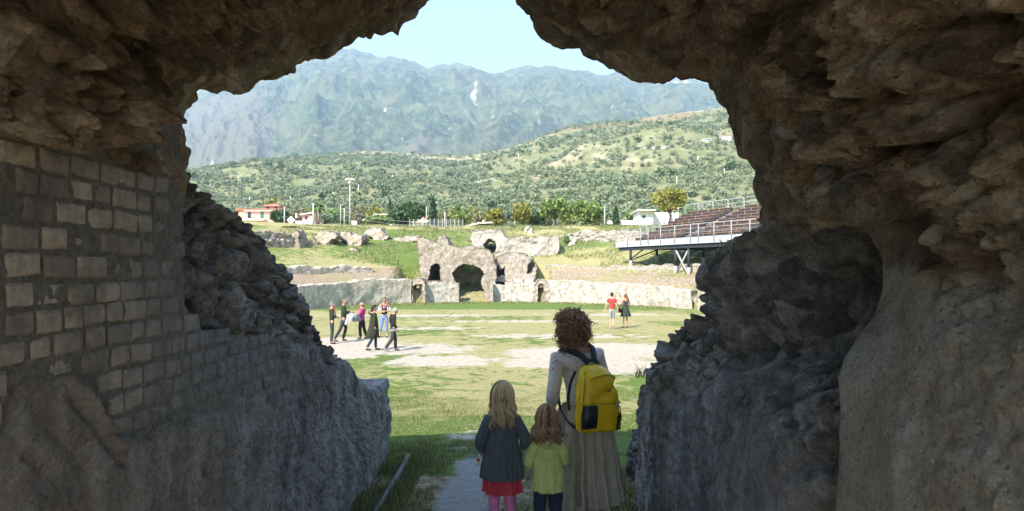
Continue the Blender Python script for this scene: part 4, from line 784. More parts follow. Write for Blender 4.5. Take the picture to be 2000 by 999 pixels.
house('small_house', 'small low house with a pale sloping roof, left of the palm tree', 126, [('wall', 590, 612, 420, 434, 'pink', 0, 5), ('lean', 586, 614, 416, 420, 'roof_pale', -.6, 6), ('window', 596, 600, 423, 429, 'glass', -.06, .2), ('window', 604, 609, 422, 428, 'white', -.06, .2), ('wall', 582, 614, 433, 448, 'white', -1.5, 6), ('chimney', 581.5, 584, 418, 427, 'white', -1.4, .5)])
house('yellow_house', 'yellow house with a long white sloping roof edge, behind a bush', 130, [('wall', 732, 759, 420, 446, 'cream', 0, 6), ('lean', 710, 733, 420.5, 431, 'white', -.7, 7), ('eaves', 731, 761, 418.5, 420.5, 'roof_pale', -.7, 7.4), ('window', 744, 748, 426, 432, 'glass', -.06, .2)])
house('villa', 'cream villa with white balcony posts half hidden by the broad dark tree', 134, [('wall', 806, 842, 424, 448, 'cream', 0, 6), ('hip1', 806, 842, 420, 424.5, 'roof_tile', 0, 6), ('balcony', 804, 842, 434, 435.5, 'white', -1.4, 1.5), ('post', 826, 827.5, 423, 447, 'white', -1.3, .3), ('post', 834, 835.5, 425, 447, 'white', -1.3, .3), ('window', 812, 817, 427, 434, 'glass', -.06, .2), ('window', 829, 833, 437, 445, 'glass', -.06, .2)])
house('shed', 'low shed with pale corrugated sloping roof just left of the upper ruin', 100, [('wall', 912, 960, 441, 450, 'cream', 0, 4), ('lean', 908, 938, 436, 443, 'roof_pale', -.4, 4.8), ('lean', 937, 962, 435, 436.5, 'roof_pale', -.4, 4.8), ('chimney', 939, 942, 424, 431, 'white', 6, .5)], cat='shed')
house('white_building', 'white flat-roofed building with a small green shuttered window behind the grandstand', 108, [('wall', 1248, 1275, 413, 446, 'white', 0, 5), ('eaves', 1243, 1279, 410.2, 413.2, 'roof_pale', -1., 7), ('window', 1254.5, 1260.5, 421, 427, 'shutter', -.06, .2), ('wall', 1213, 1249, 430.5, 438.5, 'white', .5, 1), ('wall', 1274, 1330, 414, 440, 'white', 1.2, 4)])
house('garden_wall', 'short white garden wall just left of the small cypress', 108, [('wall', 1188, 1199, 431, 437.5, 'white', .5, .6)], cat='wall')
for i, (px, w_, h_, tl, lab) in enumerate([(1247, 6, 5, 0, 'leftmost tiny white house on the high hill road'), (1262, 9, 6, 0, 'second small white house from the left on the high hill road'), (1280, 13, 6, 0, 'flat white house in the middle of the hill road row'), (1300, 16, 7, 0, 'long low white house in the middle of the hill road row'), (1326, 20, 5, 0, 'longest low white building on the high hill road'), (1352, 12, 5, 0, 'small white house left of the two larger hill houses'), (1379, 20, 8, 0, 'white hill house set above the road, left of the red roofed one'), (1417, 22, 10, 1, 'white hill house with a red roof next to the rock edge'), (1254, 7, 4, 0, 'pale hut low on the hill above the autumn tree'), (1272, 14, 4, 1, 'long pinkish farm building low on the hill above the autumn tree')]):
    low = i > 7; d = 480 if low else 600; py = {0: 289, 1: 288, 2: 289, 3: 288, 4: 286, 5: 284, 6: 275, 7: 270, 8: 341, 9: 343}[i]
    x = ww(px, d); zc = zz_(py, d); zg = float(hillz(np.array([x]), np.array([float(d)]))[0])
    # slide along the sight line until it stands on the slope
    for dd_ in range(200, 840, 4):
        xx_ = ww(px, dd_); 
        if float(hillz(np.array([xx_]), np.array([float(dd_)]))[0]) >= zz_(py+h_/2, dd_): d = dd_; break
    h1, h2 = py-h_/2, py+h_/2
    pts = [('wall', px-w_/2, px+w_/2, h1, h2+2, 'white', 0, 7)]
    pts.append(('hip1', px-w_/2, px+w_/2, h1-2, h1+.4, 'roof_tile' if tl else 'roof_pale', 0, 7))
    for k in range(max(1, int(w_/5))): a = px-w_/2+2+k*5; pts.append(('window', a, a+1.4, h1+1.5, h1+3.2, 'glass', -.1, .3))
    T = house('hill_house', lab, d, pts); T['group'] = 'white houses on the hillside'
# road cut
# ================================================================== POLES, SIGNS, WIRES
def pole(name, px, top, base, d, r, label, mat='concrete', extra=None, group=None, cat='pole'):
    x = ww(px, d); zt, zb = zz_(top, d), zz_(base, d); zb = min(zb, g1(x, d)) if d < 140 else zb
    T = empty(name, (x, d, zb), label, cat, group); MB().tube([(0, 0, 0), (0, 0, zt-zb)], [r, r*.75], 8).build('shaft', M[mat], T, smooth=True)
    if extra == 'flood':
        h = zt-zb; m_ = MB(); m_.beam((-.6, 0, h-.3), (.6, 0, h-.3), .08, .08); m_.beam((0, -.4, h-.5), (0, .4, h-.5), .06, .06); m_.build('crossbar', M['rust'], T)
        for a, b, c in [(-.6, -.1, .0), (-.28, -.2, .08), (.3, -.15, .1), (.62, 0, .02), (-.05, -.3, -.5)]: MB().box((a, b, h-.1+c), (.28, .2, .22), rz=a).build('floodlight', M['white'], T)
    else:
        MB().beam((-.35, 0, zt-zb-.35), (.35, 0, zt-zb-.35), .06, .06).build('crossarm', M['metal_dark'], T)
    return T
pl = [('utility_pole', 555.6, 404, 445, 106, .13, 'thick white pole left of the diamond sign'), ('utility_pole', 612, 397, 445, 105, .15, 'thick white pole touching the palm tree'), ('utility_pole', 665, 399, 446, 106, .07, 'thin grey pole, left of the pair beside the floodlight mast'), ('utility_pole', 672.5, 407, 446, 104, .10, 'shorter white pole, right of the pair beside the floodlight mast'), ('utility_pole', 833, 404, 453, 98, .08, 'slim grey pole in front of the villa and conifer'), ('utility_pole', 869, 415, 455, 97, .09, 'slim grey pole right of the conifer above the arched ruin'), ('utility_pole', 1005, 406, 432, 122, .11, 'short pole in front of the yellow tree'), ('utility_pole', 1181, 403, 440, 108, .12, 'tall grey pole between the big trees and the cypress')]
for a in pl: pole(*a, group='utility poles along the road')
pole('floodlight_mast', 683.6, 350, 446, 108, .12, 'tall mast carrying a cluster of floodlights at left', 'concrete', 'flood', cat='mast')
HPL = ['left one of the two thin poles behind the pink house roof', 'right one of the two thin poles behind the pink house roof', 'thin pole on the low slope behind the diamond sign', 'left one of the short pole pair left of the palm tree', 'right one of the short pole pair left of the palm tree', 'pale pole on the slope between the palm and the floodlight mast', 'pale hillside pole just right of the floodlight mast head', 'pale hillside pole higher and farther right of the floodlight mast', 'pale hillside pole above the slim dark conifer', 'tiny pole high on the ridge slope above the yellow trees', 'tiny pole high on the hill above the big green tree', 'pale pole on the slope above the golden autumn tree', 'pale pole on the slope right of the golden autumn tree, below the hill houses', 'pale pole on the slope nearest the overhanging rock edge at right', 'pale pole just below the white houses of the hill road', 'pale pole on the low slope above the upper ruin']
for i, (px, t, b) in enumerate([(481, 387, 401), (487, 385, 401), (567, 383, 402), (589, 390, 402), (594, 388, 402), (651, 375, 388), (700, 361, 377), (735, 355, 366), (767, 342, 355), (1013, 300, 306), (1135, 290, 298), (1322, 345, 362), (1380, 318, 330), (1415, 330, 341), (1363, 305, 318), (978+0, 372, 385)]):
    d = 300
    for dd_ in range(160, 840, 4):
        if float(hillz(np.array([ww(px, dd_)]), np.array([float(dd_)]))[0]) >= zz_(b, dd_): d = dd_; break
    pole('hill_pole', px, t, b+3, d, .13*d/300+.05, HPL[i], 'white', group='power poles scattered over the hillside')
def wire(pts, label):
    pp = []
    for (a, b) in zip(pts[:-1], pts[1:]):
        A, Bq = np.array(P(*a)), np.array(P(*b)); t = np.linspace(0, 1, 9)[:-1]; c = A+(Bq-A)*t[:, None]; c[:, 2] -= 4*t*(1-t)*.5; pp += list(c)
    pp.append(P(*pts[-1])); o = MB().tube(pp, .022, 4).build('overhead_wire', M['wire']); return props(o, label, 'wire', 'wires strung between the poles')
wire([(440, 396, 120), (555.6, 407, 106), (612, 400, 105), (665, 404, 106)], 'upper wire from the pink house over the thick white poles')
wire([(672.5, 411, 104), (833, 434, 98), (869, 436, 97), (1005, 446, 112)], 'sagging wire from the short white pole past the conifer to the shed')
wire([(672.5, 420, 104), (833, 440, 98), (869, 441, 97)], 'lower wire crossing in front of the broad dark tree')
def sign(name, px, py, d, w, h, mat, label, rot=0, stem=None, mark=None):
    x, z = ww(px, d), zz_(py, d); zb = g1(x, d); T = empty(name, (x, d, zb), label, 'sign'); s = d/FPX; c = z-zb
    R3 = Matrix.Rotation(rot, 3, 'Y'); MB().box((0, 0, c), (w*s, .05, h*s), ax=R3).build('panel', M[mat], T)
    MB().beam((0, .06, -.1), (0, .06, c), .07, .07).build('post', M['concrete'], T)
    if mark: MB().box((w*s*.1, -.035, c+h*s*.08), (w*s*.55, .02, h*s*.38)).build('print', M[mark], T)
sign('diamond_sign', 568.3, 430.5, 104, 11.5, 11.5, 'white', 'white diamond-shaped sign seen between the two thick white poles', rad(45))
sign('information_board', 592, 438.5, 103, 9.5, 11, 'white', 'white and blue information board left of the palm tree', 0, mark='sign_blue')
sign('square_sign', 692, 436, 104, 10, 8.5, 'white', 'blank white square sign at the foot of the floodlight mast')
sign('small_sign', 763.5, 440, 98, 5, 2.6, 'white', 'tiny white sign on a short post below the yellow house')
# thin fence at the rim near the poles
F_ = empty('wire_fence', P(820, 452, 96), 'low grey wire fence along the rim behind the arched ruin', 'fence'); mb = MB()
for k in range(14):
    px = 800+k*8; x, y, z = P(px, 452, 96); zb = g1(x, 96); o = MB().box((x, 96, zb+.55), (.07, .07, 1.1)).build('fence_post', M['concrete'], F_); relto(o, F_)
mb = MB()
for hz in (.2, .4, .6, .8, 1.0): mb.beam((P(800, 0, 96)[0], 96, g1(P(800, 0, 96)[0], 96)+hz), (P(904, 0, 96)[0], 96, g1(P(904, 0, 96)[0], 96)+hz), .03, .03)
relto(mb.build('fence_wire', M['wire'], F_), F_)
# ================================================================== GRANDSTAND
GA = np.array([9.75, 64.0]); GBv = np.array([16.5, 51.0])-GA; GL = np.linalg.norm(GBv); gu = GBv/GL; gv = np.array([-gu[1], gu[0]])
if gv[0] < 0: gv = -gv
ZF = zz_(484, 64.)
def gp(u, v, z): q = GA+gu*u+gv*v; return np.array([q[0], q[1], ZF+z])
ST = empty('grandstand', (GA[0], GA[1], 3.3), 'metal grandstand with white railings and rusty dark benches standing on the right slope', 'grandstand')
def gbox(name, u0, u1, v0, v1, z0, z1, mat):
    c = gp((u0+u1)/2, (v0+v1)/2, (z0+z1)/2); ax = np.array([[gu[0], gv[0], 0], [gu[1], gv[1], 0], [0, 0, 1.]]); o = MB().box(c, (abs(u1-u0), abs(v1-v0), abs(z1-z0)), ax=ax).build(name, M[mat], ST); relto(o, ST); return o
def gtube(name, pts, r, mat, n=6):
    m_ = MB(); m_.tube([gp(*p) for p in pts], r, n); o = m_.build(name, M[mat], ST, smooth=True); relto(o, ST); return o
LU = 19.; NR = 9; RD = .78; RH = .335
gbox('fascia', 0, LU, -.06, 0, 0, .52, 'metal_grey'); gbox('deck', 0, LU, 0, 1.1, .02, .10, 'metal_grey'); gbox('beam', .3, LU, .1, .35, -.32, 0, 'metal_dark'); gbox('beam', .3, LU, 3.2, 3.45, -.1, .2, 'metal_dark'); gbox('side_fascia', -.05, 0, 0, 1.1, 0, .4, 'metal_grey')
for u in (.0, 1.9, 3.8, 4.85, 6.5, 8.3, 10.2, 11.1, 12.8, 14.6, 16.4, 18.2): gtube('guard_post', [(u, -.1, .1), (u, -.1, 1.55)], .042, 'metal_white')
for z in (1.55, 1.22, .9): gtube('guard_rail', [(0, -.1, z), (LU, -.1, z)], .034 if z > 1.5 else .018, 'metal_white')
for k in range(NR):
    v = 1.1+k*RD; z = .1+k*RH
    gbox('riser', 1.0, LU, v, v+.05, z, z+RH-.02, 'seat_dark'); gbox('tread', 1.0, LU, v+.05, v+RD, z+RH-.06, z+RH-.01, 'metal_dark')
    for (a, b) in ((1.1, 6.9), (8.5, 14.2), (15.4, LU)):
        gbox('bench', a, b, v+.28, v+.60, z+RH+.08, z+RH+.41, 'seat_dark'); gtube('bench_tube', [(a, v+.24, z+RH+.40), (b, v+.24, z+RH+.40)], .022, 'rust', 5)
        uu = a+.1
        while uu < b: gtube('bench_leg', [(uu, v+.24, z+RH), (uu, v+.24, z+RH+.45)], .022, 'metal_white' if int(uu*3) % 3 == 0 else 'rust', 4); uu += 1.45
    for (a, b) in ((7.05, 8.35), (14.3, 15.3)):
        gbox('stair_step', a, b, v-.12, v+.30, z+RH*.5-.03, z+RH*.5+.03, 'metal_white'); gbox('stair_step', a, b, v+.3, v+.7, z+RH, z+RH+.06, 'metal_white'); gbox('stair_step', a, b, v+.1, v+.16, z, z+RH*.5, 'metal_white')
    # stepped side frames
    gtube('side_frame', [(0.4, v-.15, z-.05), (.4, v-.15, z+1.15), (.4, v+.05, z+1.27), (.4, v+.42, z+1.27), (.4, v+.58, z+1.15), (.4, v+.58, z+.2)], .045, 'metal_white')
    gtube('side_rail', [(.4, v-.15, z+.72), (.4, v+.58, z+.72)], .028, 'metal_white')
VB = 1.1+NR*RD; ZB = .1+NR*RH
for a in np.arange(.4, LU, 1.9):
    gtube('back_frame', [(a, VB, ZB-.1), (a, VB, ZB+1.1), (a+.1, VB, ZB+1.22), (a+1.75, VB, ZB+1.22), (a+1.85, VB, ZB+1.1), (a+1.85, VB, ZB-.1)], .05, 'metal_white')
for z in (.45, .8): gtube('back_rail', [(.4, VB, ZB+z), (LU, VB, ZB+z)], .04, 'metal_white')
for (u, v) in ((1.9, .25), (8.0, .25), (9.6, .25), (15.5, .25), (1.9, 3.3), (8.0, 3.3), (9.6, 3.3), (15.5, 3.3), (1.9, 6.8), (9.6, 6.8), (15.5, 6.8)):
    q = gp(u, v, 0); zg = g1(q[0], q[1])-.2-ZF; top = -.3 if v < 1 else (-.1 if v < 5 else 1.4)
    gtube('support_leg', [(u, v, zg), (u, v, zg+.75)], .15, 'concrete', 8); gtube('support_leg', [(u, v, zg+.7), (u, v, top)], .12, 'metal_dark', 8)
q = gp(8.8, .25, 0); zg = g1(q[0], q[1])-ZF
gtube('brace', [(8.0, .25, -.4), (9.4, .25, zg+.1)], .07, 'concrete'); gtube('brace', [(9.6, .25, -.4), (8.2, .25, zg+.1)], .07, 'concrete'); gtube('brace', [(1.9, .25, -1.1), (3.2, .6, -.3)], .06, 'metal_dark')
for u in (3.4, 5., 6.6, 11.2, 13., 14.6, 17.): gbox('beam', u, u+.12, .3, 8., -.28, -.02, 'metal_dark')
for u in (1.9, 8.0, 9.6, 15.5): gtube('brace', [(u, .3, -.3), (u, 7.9, ZB-.4)], .09, 'metal_dark'); gtube('brace', [(u, .3, -1.2), (u, 6.8, .9)], .06, 'metal_dark')
# ================================================================== PIPE, DRY PLANTS
pp = [(-1.20, 3.2), (-1.17, 5), (-1.16, 6.4), (-1.17, 7.3), (-1.2, 7.9)]
o = MB().tube([(x, y, g1(x, y)+.045) for x, y in pp], .034, 10).build('drain_pipe', simple('grey_pipe', (.05, .053, .07), .45, .15, 8), smooth=True); props(o, 'dark grey pipe lying on the ground along the foot of the left wall', 'pipe')
def dryplant(px, py, d, n, h, label, seed, mat='dry_stem'):
    R = np.random.default_rng(seed); x, y, z = P(px, py, d); T = MB()
    for i in range(n):
        a = R.uniform(0, 2*pi); L_ = h*R.uniform(.5, 1.1); ln = L_*R.uniform(.1, .7); b = np.array([R.normal()*h*.3, R.normal()*h*.2, 0]); t = np.linspace(0, 1, 4)[:, None]
        pts = b+t*np.array([math.cos(a)*ln, math.sin(a)*ln, L_])*np.array([1, 1, 1]); T.tube(pts, [.004, .003, .003, .001], 3)
        C = pts[1:].repeat(3, 0)+R.normal(size=(9, 3))*.008; T.add(leafquads(C, .005, R), quadF(9))
    o = T.build('dry_plant', M[mat], loc=(x, y, z)); return props(o, label, 'plant')
dryplant(1256, 738, 5.55, 14, .09, 'pinkish dry heather-like plant on the edge of the right rubble wall', 1)
dryplant(1418, 484, 3.6, 5, .05, 'few dead grass stalks on the high part of the right rubble wall', 3)
dryplant(1400, 500, 3.65, 4, .045, 'short dead grass tuft next to the top hollow of the right wall', 4)
# ================================================================== PEOPLE
def skin_np(pts, edges, rads, sub=2):
    me = bpy.data.meshes.new('skin_tmp'); me.from_pydata([tuple(p) for p in pts], edges, []); o = bpy.data.objects.new('skin_tmp', me); COL.objects.link(o)
    o.modifiers.new('s', 'SKIN'); o.modifiers['s'].use_smooth_shade = True; sv = me.skin_vertices[0].data
    for i, r in enumerate(rads): sv[i].radius = (r, r) if not hasattr(r, '__len__') else tuple(r)
    sv[0].use_root = True; m = o.modifiers.new('u', 'SUBSURF'); m.levels = sub; m.render_levels = sub
    dg = bpy.context.evaluated_depsgraph_get(); ev = o.evaluated_get(dg).to_mesh(); V = np.empty(len(ev.vertices)*3); ev.vertices.foreach_get('co', V); V = V.reshape(-1, 3)
    q = [list(p.vertices) for p in ev.polygons]; o.evaluated_get(dg).to_mesh_clear(); bpy.data.objects.remove(o); bpy.data.meshes.remove(me)
    return V, [np.array([f for f in q if len(f) == 4]), np.array([f for f in q if len(f) == 3])]
JD = dict(pelvis=(0, 0, .95), waist=(0, .01, 1.09), chest=(0, 0, 1.26), top=(0, -.01, 1.39), neck=(0, 0, 1.465), head=(0, .02, 1.585),
          hipL=(-.09, 0, .90), kneeL=(-.095, .02, .50), ankL=(-.095, -.02, .085), toeL=(-.11, .13, .03), hipR=(.09, 0, .90), kneeR=(.095, .02, .50), ankR=(.095, -.02, .085), toeR=(.11, .13, .03),
          shL=(-.165, -.01, 1.385), elL=(-.225, -.03, 1.12), wrL=(-.235, .05, .89), shR=(.165, -.01, 1.385), elR=(.225, -.03, 1.12), wrR=(.235, .05, .89))
def chain(names, J, radii, extra=None):
    pts = []; rr = []; ed = []; ix = {}
    for par, n in names:
        ix[n] = len(pts); pts.append(np.array(J[n], float)); rr.append(radii[n])
        if par is not None: ed.append((ix[par], ix[n]))
    return pts, ed, rr, ix
BR = dict(pelvis=(.135, .10), waist=(.115, .085), chest=(.13, .095), top=(.10, .075), neck=.050, head=.06, hipL=.085, kneeL=.055, ankL=.038, toeL=.028, hipR=.085, kneeR=.055, ankR=.038, toeR=.028, shL=.055, elL=.040, wrL=.026, shR=.055, elR=.040, wrR=.026)
BT = [(None, 'pelvis'), ('pelvis', 'waist'), ('waist', 'chest'), ('chest', 'top'), ('top', 'neck'), ('neck', 'head'), ('pelvis', 'hipL'), ('hipL', 'kneeL'), ('kneeL', 'ankL'), ('ankL', 'toeL'), ('pelvis', 'hipR'), ('hipR', 'kneeR'), ('kneeR', 'ankR'), ('ankR', 'toeR'), ('top', 'shL'), ('shL', 'elL'), ('elL', 'wrL'), ('top', 'shR'), ('shR', 'elR'), ('elR', 'wrR')]
def head_np(c, yaw=0, pitch=0, s=1.):
    nu_, nv_ = 36, 26; th = np.linspace(0, 2*pi, nu_, endpoint=False)[:, None]; ph = np.linspace(.02, pi-.02, nv_)[None, :]
    x = np.sin(ph)*np.sin(th); y = np.sin(ph)*np.cos(th); z = np.cos(ph)+0*th; g = lambda a, b, c_, w: np.exp(-((x-a)**2+(y-b)**2+(z-c_)**2)/w**2)
    X_ = x*.076*(1+.30*np.minimum(z, 0)); Y_ = y*.096*(1+.10*np.minimum(z, 0)); Z_ = z*.118
    f = .020*g(0, .98, -.12, .14)+.010*g(0, .95, .1, .14)-.008*g(.36, .9, .12, .16)-.008*g(-.36, .9, .12, .16)+.006*g(0, .9, -.45, .16)+.012*g(0, .75, -.78, .25)+.006*g(.3, .9, .28, .2)+.006*g(-.3, .9, .28, .2)
    Y_ = Y_+f; X_ = X_+.016*(g(1, -.08, -.05, .2)-g(-1, -.08, -.05, .2)); V = np.stack([X_, Y_, Z_], -1).reshape(-1, 3)*s
    cp_, sp_ = math.cos(pitch), math.sin(pitch); V = V@np.array([[1, 0, 0], [0, cp_, -sp_], [0, sp_, cp_]]).T; cy, sy = math.cos(yaw), math.sin(yaw); V = V@np.array([[cy, -sy, 0], [sy, cy, 0], [0, 0, 1]]).T
    return V+np.array(c), grid(nu_, nv_, True)
def fingers(wr, el, side, curl=.5, s=1.):
    wr, el = np.array(wr, float), np.array(el, float); f = wr-el; f /= np.linalg.norm(f); lat = np.cross(f, [side*1., 0, 0]); 
    if np.linalg.norm(lat) < .2: lat = np.array([0, 1., 0])
    lat /= np.linalg.norm(lat); lat = lat if lat[1] > 0 else -lat; nrm = np.cross(f, lat); nrm = nrm if nrm[0]*side < 0 else -nrm
    pts = [wr+f*.045*s]; ed = []; rr = [(.026*s, .016*s)]
    for i, o_ in enumerate((-.028, -.010, .009, .027)):
        L_ = (.060, .074, .080, .070)[i]*s; a = pts[0]+f*.04*s+lat*o_*s; b = a+f*L_*.5+nrm*L_*.18*curl; c = b+f*L_*.42*(1-.5*curl)+nrm*L_*.42*curl; k = len(pts); pts += [a, b, c]; rr += [.0095*s, .0085*s, .007*s]; ed += [(0, k), (k, k+1), (k+1, k+2)]
    k = len(pts); a = pts[0]-f*.01*s+lat*.034*s; b = a+f*.03*s+lat*.016*s+nrm*.008*s; c = b+f*.026*s+nrm*.012*s; pts += [a, b, c]; rr += [.011*s, .010*s, .008*s]; ed += [(0, k), (k, k+1), (k+1, k+2)]
    return pts, ed, rr
def addparts(*ps):
    V = []; F4 = []; F3 = []; n = 0
    for v, f in ps:
        V.append(np.asarray(v)); f = f if isinstance(f, (list, tuple)) else [f]
        for q in f:
            if len(q) == 0: continue
            (F4 if q.shape[1] == 4 else F3).append(q+n)
        n += len(v)
    out = [np.concatenate(F4)] if F4 else []
    if F3: out.append(np.concatenate(F3))
    return np.concatenate(V), out
def make_person(label, loc, H, yaw, skinm, J=None, hy=0, hp=0, hs=1., clothes=(), sub=1, group=None, curl=.4, legless=False, widen=1.):
    s = H/1.7; j = dict(JD); j.update(J or {}); R_b = dict(BR)
    for k in R_b: R_b[k] = tuple(np.array(R_b[k])*widen) if hasattr(R_b[k], '__len__') else R_b[k]*(widen if k not in ('neck', 'head') else 1)
    BB = dict(R_b); BB.update(pelvis=tuple(np.array(R_b['pelvis'])*.78), waist=tuple(np.array(R_b['waist'])*.75), chest=tuple(np.array(R_b['chest'])*.82), hipL=R_b['hipL']*.85, hipR=R_b['hipR']*.85)
    pts, ed, rr, ix = chain(BT, j, BB)
    for side, w_, e_ in ((-1, 'wrL', 'elL'), (1, 'wrR', 'elR')):
        fp, fe, fr = fingers(j[w_], j[e_], side, curl); k = len(pts); pts += fp; rr += fr; ed += [(a+k, b+k) for a, b in fe]+[(ix[w_], k)]
    body = skin_np(pts, ed, rr, sub); hd = head_np(j['head'], hy, hp, hs)
    V, F = addparts(body, hd); o = mk('person', V*s, F, skinm, None, smooth=True, loc=loc); o.rotation_euler = (0, 0, yaw); props(o, label, 'person', group)
    for c in clothes:
        nm, mat, fn = c; V, F = fn(j, R_b); V = np.asarray(V, float)
        if sub > 1 and nm in ('blouse', 'tunic_yoke', 'sleeves', 'tights', 'leggings'): V = V+np.stack([fbm(V*11, 3, 31)+.6*ridged(V*9, 2, 33), fbm(V*11, 3, 35), .5*fbm(V*11, 3, 37)], 1)*.0055
        V = V; mk(nm, np.asarray(V)*s, F, mat, o, smooth=True)
    return o
def g_skin(tree, grow, sub=1, over=None, cut=None):
    def fn(j, R_b):
        jj = dict(j); rr_ = {k: (tuple(np.array(v)+grow) if hasattr(v, '__len__') else v+grow) for k, v in R_b.items()}
        if over: rr_.update(over)
        if cut: 
            for k, (a, b, t) in cut.items(): jj[k] = tuple(np.array(j[a])*(1-t)+np.array(j[b])*t)
        pts, ed, rr, ix = chain(tree, jj, rr_); return skin_np(pts, ed, rr, sub)
    return fn
T_TOP = [(None, 'pelvis'), ('pelvis', 'waist'), ('waist', 'chest'), ('chest', 'top'), ('top', 'shL'), ('shL', 'elL'), ('elL', 'wrL'), ('top', 'shR'), ('shR', 'elR'), ('elR', 'wrR'), ('top', 'collar')]
T_SHORT = [(None, 'pelvis'), ('pelvis', 'waist'), ('waist', 'chest'), ('chest', 'top'), ('top', 'shL'), ('shL', 'elL'), ('top', 'shR'), ('shR', 'elR'), ('top', 'collar')]
T_TR = [(None, 'pelvis'), ('pelvis', 'waistb'), ('pelvis', 'hipL'), ('hipL', 'kneeL'), ('kneeL', 'ankL'), ('pelvis', 'hipR'), ('hipR', 'kneeR'), ('kneeR', 'ankR')]
T_SH = lambda S: [(None, 'ank'+S), ('ank'+S, 'heel'+S), ('heel'+S, 'toe'+S)]
COLL = {'collar': ('top', 'neck', .55)}; OV = dict(collar=.062)
def jacket(g=.018, sub=1, hem=.0, **kw): return g_skin(T_TOP, g, sub, dict(OV, wrL=.036+g*.3, wrR=.036+g*.3, **kw), dict(COLL, pelvis=('pelvis', 'waist', -hem-.45)))
def trousers(g=.012, sub=1, wide=.0): return g_skin(T_TR, g, sub, dict(waistb=(.125, .09), ankL=.052+wide, ankR=.052+wide, kneeL=.064+wide, kneeR=.064+wide), {'waistb': ('pelvis', 'waist', .5)})
def shoes():
    def fn(j, R_b):
        ps = []
        for S in 'LR':
            a = np.array(j['ank'+S]); t = np.array(j['toe'+S]); f = t-a; f[2] = 0; f /= np.linalg.norm(f)+1e-9; lo = t[2]
            ps.append(skin_np([a-[0, 0, .01], a*[1, 1, 0]+[0, 0, lo+.015]-f*.03, (a*[1, 1, 0]+t*[1, 1, 0])/2+[0, 0, lo+.02], t+f*.03+[0, 0, .0]], [(0, 1), (1, 2), (2, 3)], [.042, (.042, .04), (.044, .036), (.036, .026)], 1))
        return addparts(*ps)
    return fn
def ringpart(R, seg=40, fold=None, n=14): 
    def fn(j, R_b): V, F = rings(resamp(R, n), seg, fold); return V, [F]
    return fn
def haircap(sc=1.1, back=.0, low=-.35, hs=1., lump=.006, yaw=0, bob=0., off=(0, -.012, .012)):
    def fn(j, R_b):
        nu_, nv_ = 28, 18; th = np.linspace(0, 2*pi, nu_, endpoint=False)[:, None]; f = np.cos(th)   # +1 = face side
        lim = pi*(.46-.13*f*(f > 0)+(.22+back)*(-f)*(f < 0)) ; ph = np.linspace(0.01, 1, nv_)[None, :]*lim
        x = np.sin(ph)*np.sin(th); y = np.sin(ph)*np.cos(th); z = np.cos(ph)+0*th
        V = np.stack([x*.076*sc, y*.096*sc*1.02, z*.118*sc], -1).reshape(-1, 3)*hs; V += np.array(off)*hs
        V *= (1+lump*10*noise(V*60, 4))[:, None]; cy, sy = math.cos(yaw), math.sin(yaw); V = V@np.array([[cy, -sy, 0], [sy, cy, 0], [0, 0, 1]]).T
        i = addparts((V+np.array(j['head']), grid(nu_, nv_, True)), ((V*.93)+np.array(j['head']), grid(nu_, nv_, True)[:, ::-1])); return i
    return fn
def cm(name, c, rough=.85, var=.12, sc=30, bump=.15): return simple(name, c, rough, var, sc, bump, bs=150)
SK = simple('skin', (.52, .30, .21), .55, .06, 20); SK2 = simple('skin_tanned', (.40, .22, .14), .55, .06, 20)
C_ = {k: cm('cloth_'+k, v) for k, v in dict(black=(.022, .022, .022), charcoal=(.04, .042, .05), darkgreen=(.03, .042, .032), olive=(.032, .034, .022), magenta=(.42, .045, .19), pink=(.60, .10, .16), grey=(.22, .22, .23), jeans=(.14, .22, .42), lightgrey=(.52, .54, .52), red=(.62, .06, .06), khakigreen=(.28, .32, .27), navy=(.03, .04, .065), white=(.70, .70, .68), orange=(.65, .12, .04), tan=(.35, .24, .12), brown=(.13, .07, .045)).items()}
HAIR = {k: simple('hair_'+k, v, .55, .25, 40, .4, bs=120) for k, v in dict(grey=(.16, .15, .14), dark=(.025, .02, .018), brown=(.11, .055, .035), auburn=(.16, .07, .035)).items()}
def gl(px, pf): d = 2.8*FPX/(pf-HY); x = ww(px, d); return (x, d, g1(x, d)+.0), d
def hgt(pf, ph, d): return (pf-ph)/FPX*d
GRP = None
# 1 woman in black with orange scarf
loc, d = gl(648, 672)
Jx = dict(elL=(-.22, .03, 1.13), wrL=(-.12, .17, 1.10), elR=(.22, .03, 1.13), wrR=(.13, .18, 1.08))
def scarf(j, R_b): return tube([(-.07, .02, 1.47), (-.02, .085, 1.44), (.04, .13, 1.34), (.05, .135, 1.2), (.055, .14, 1.08)], .022, 6)
make_person('grey-haired person in black with a bright orange scarf, leftmost of the group', loc, hgt(672, 590, d), rad(-70), SK, Jx, hs=1., clothes=[('jacket', C_['darkgreen'], jacket(.022, hem=.1)), ('trousers', C_['charcoal'], trousers()), ('shoes', C_['black'], shoes()), ('hair', HAIR['grey'], haircap(1.12)), ('scarf', C_['orange'], scarf)])
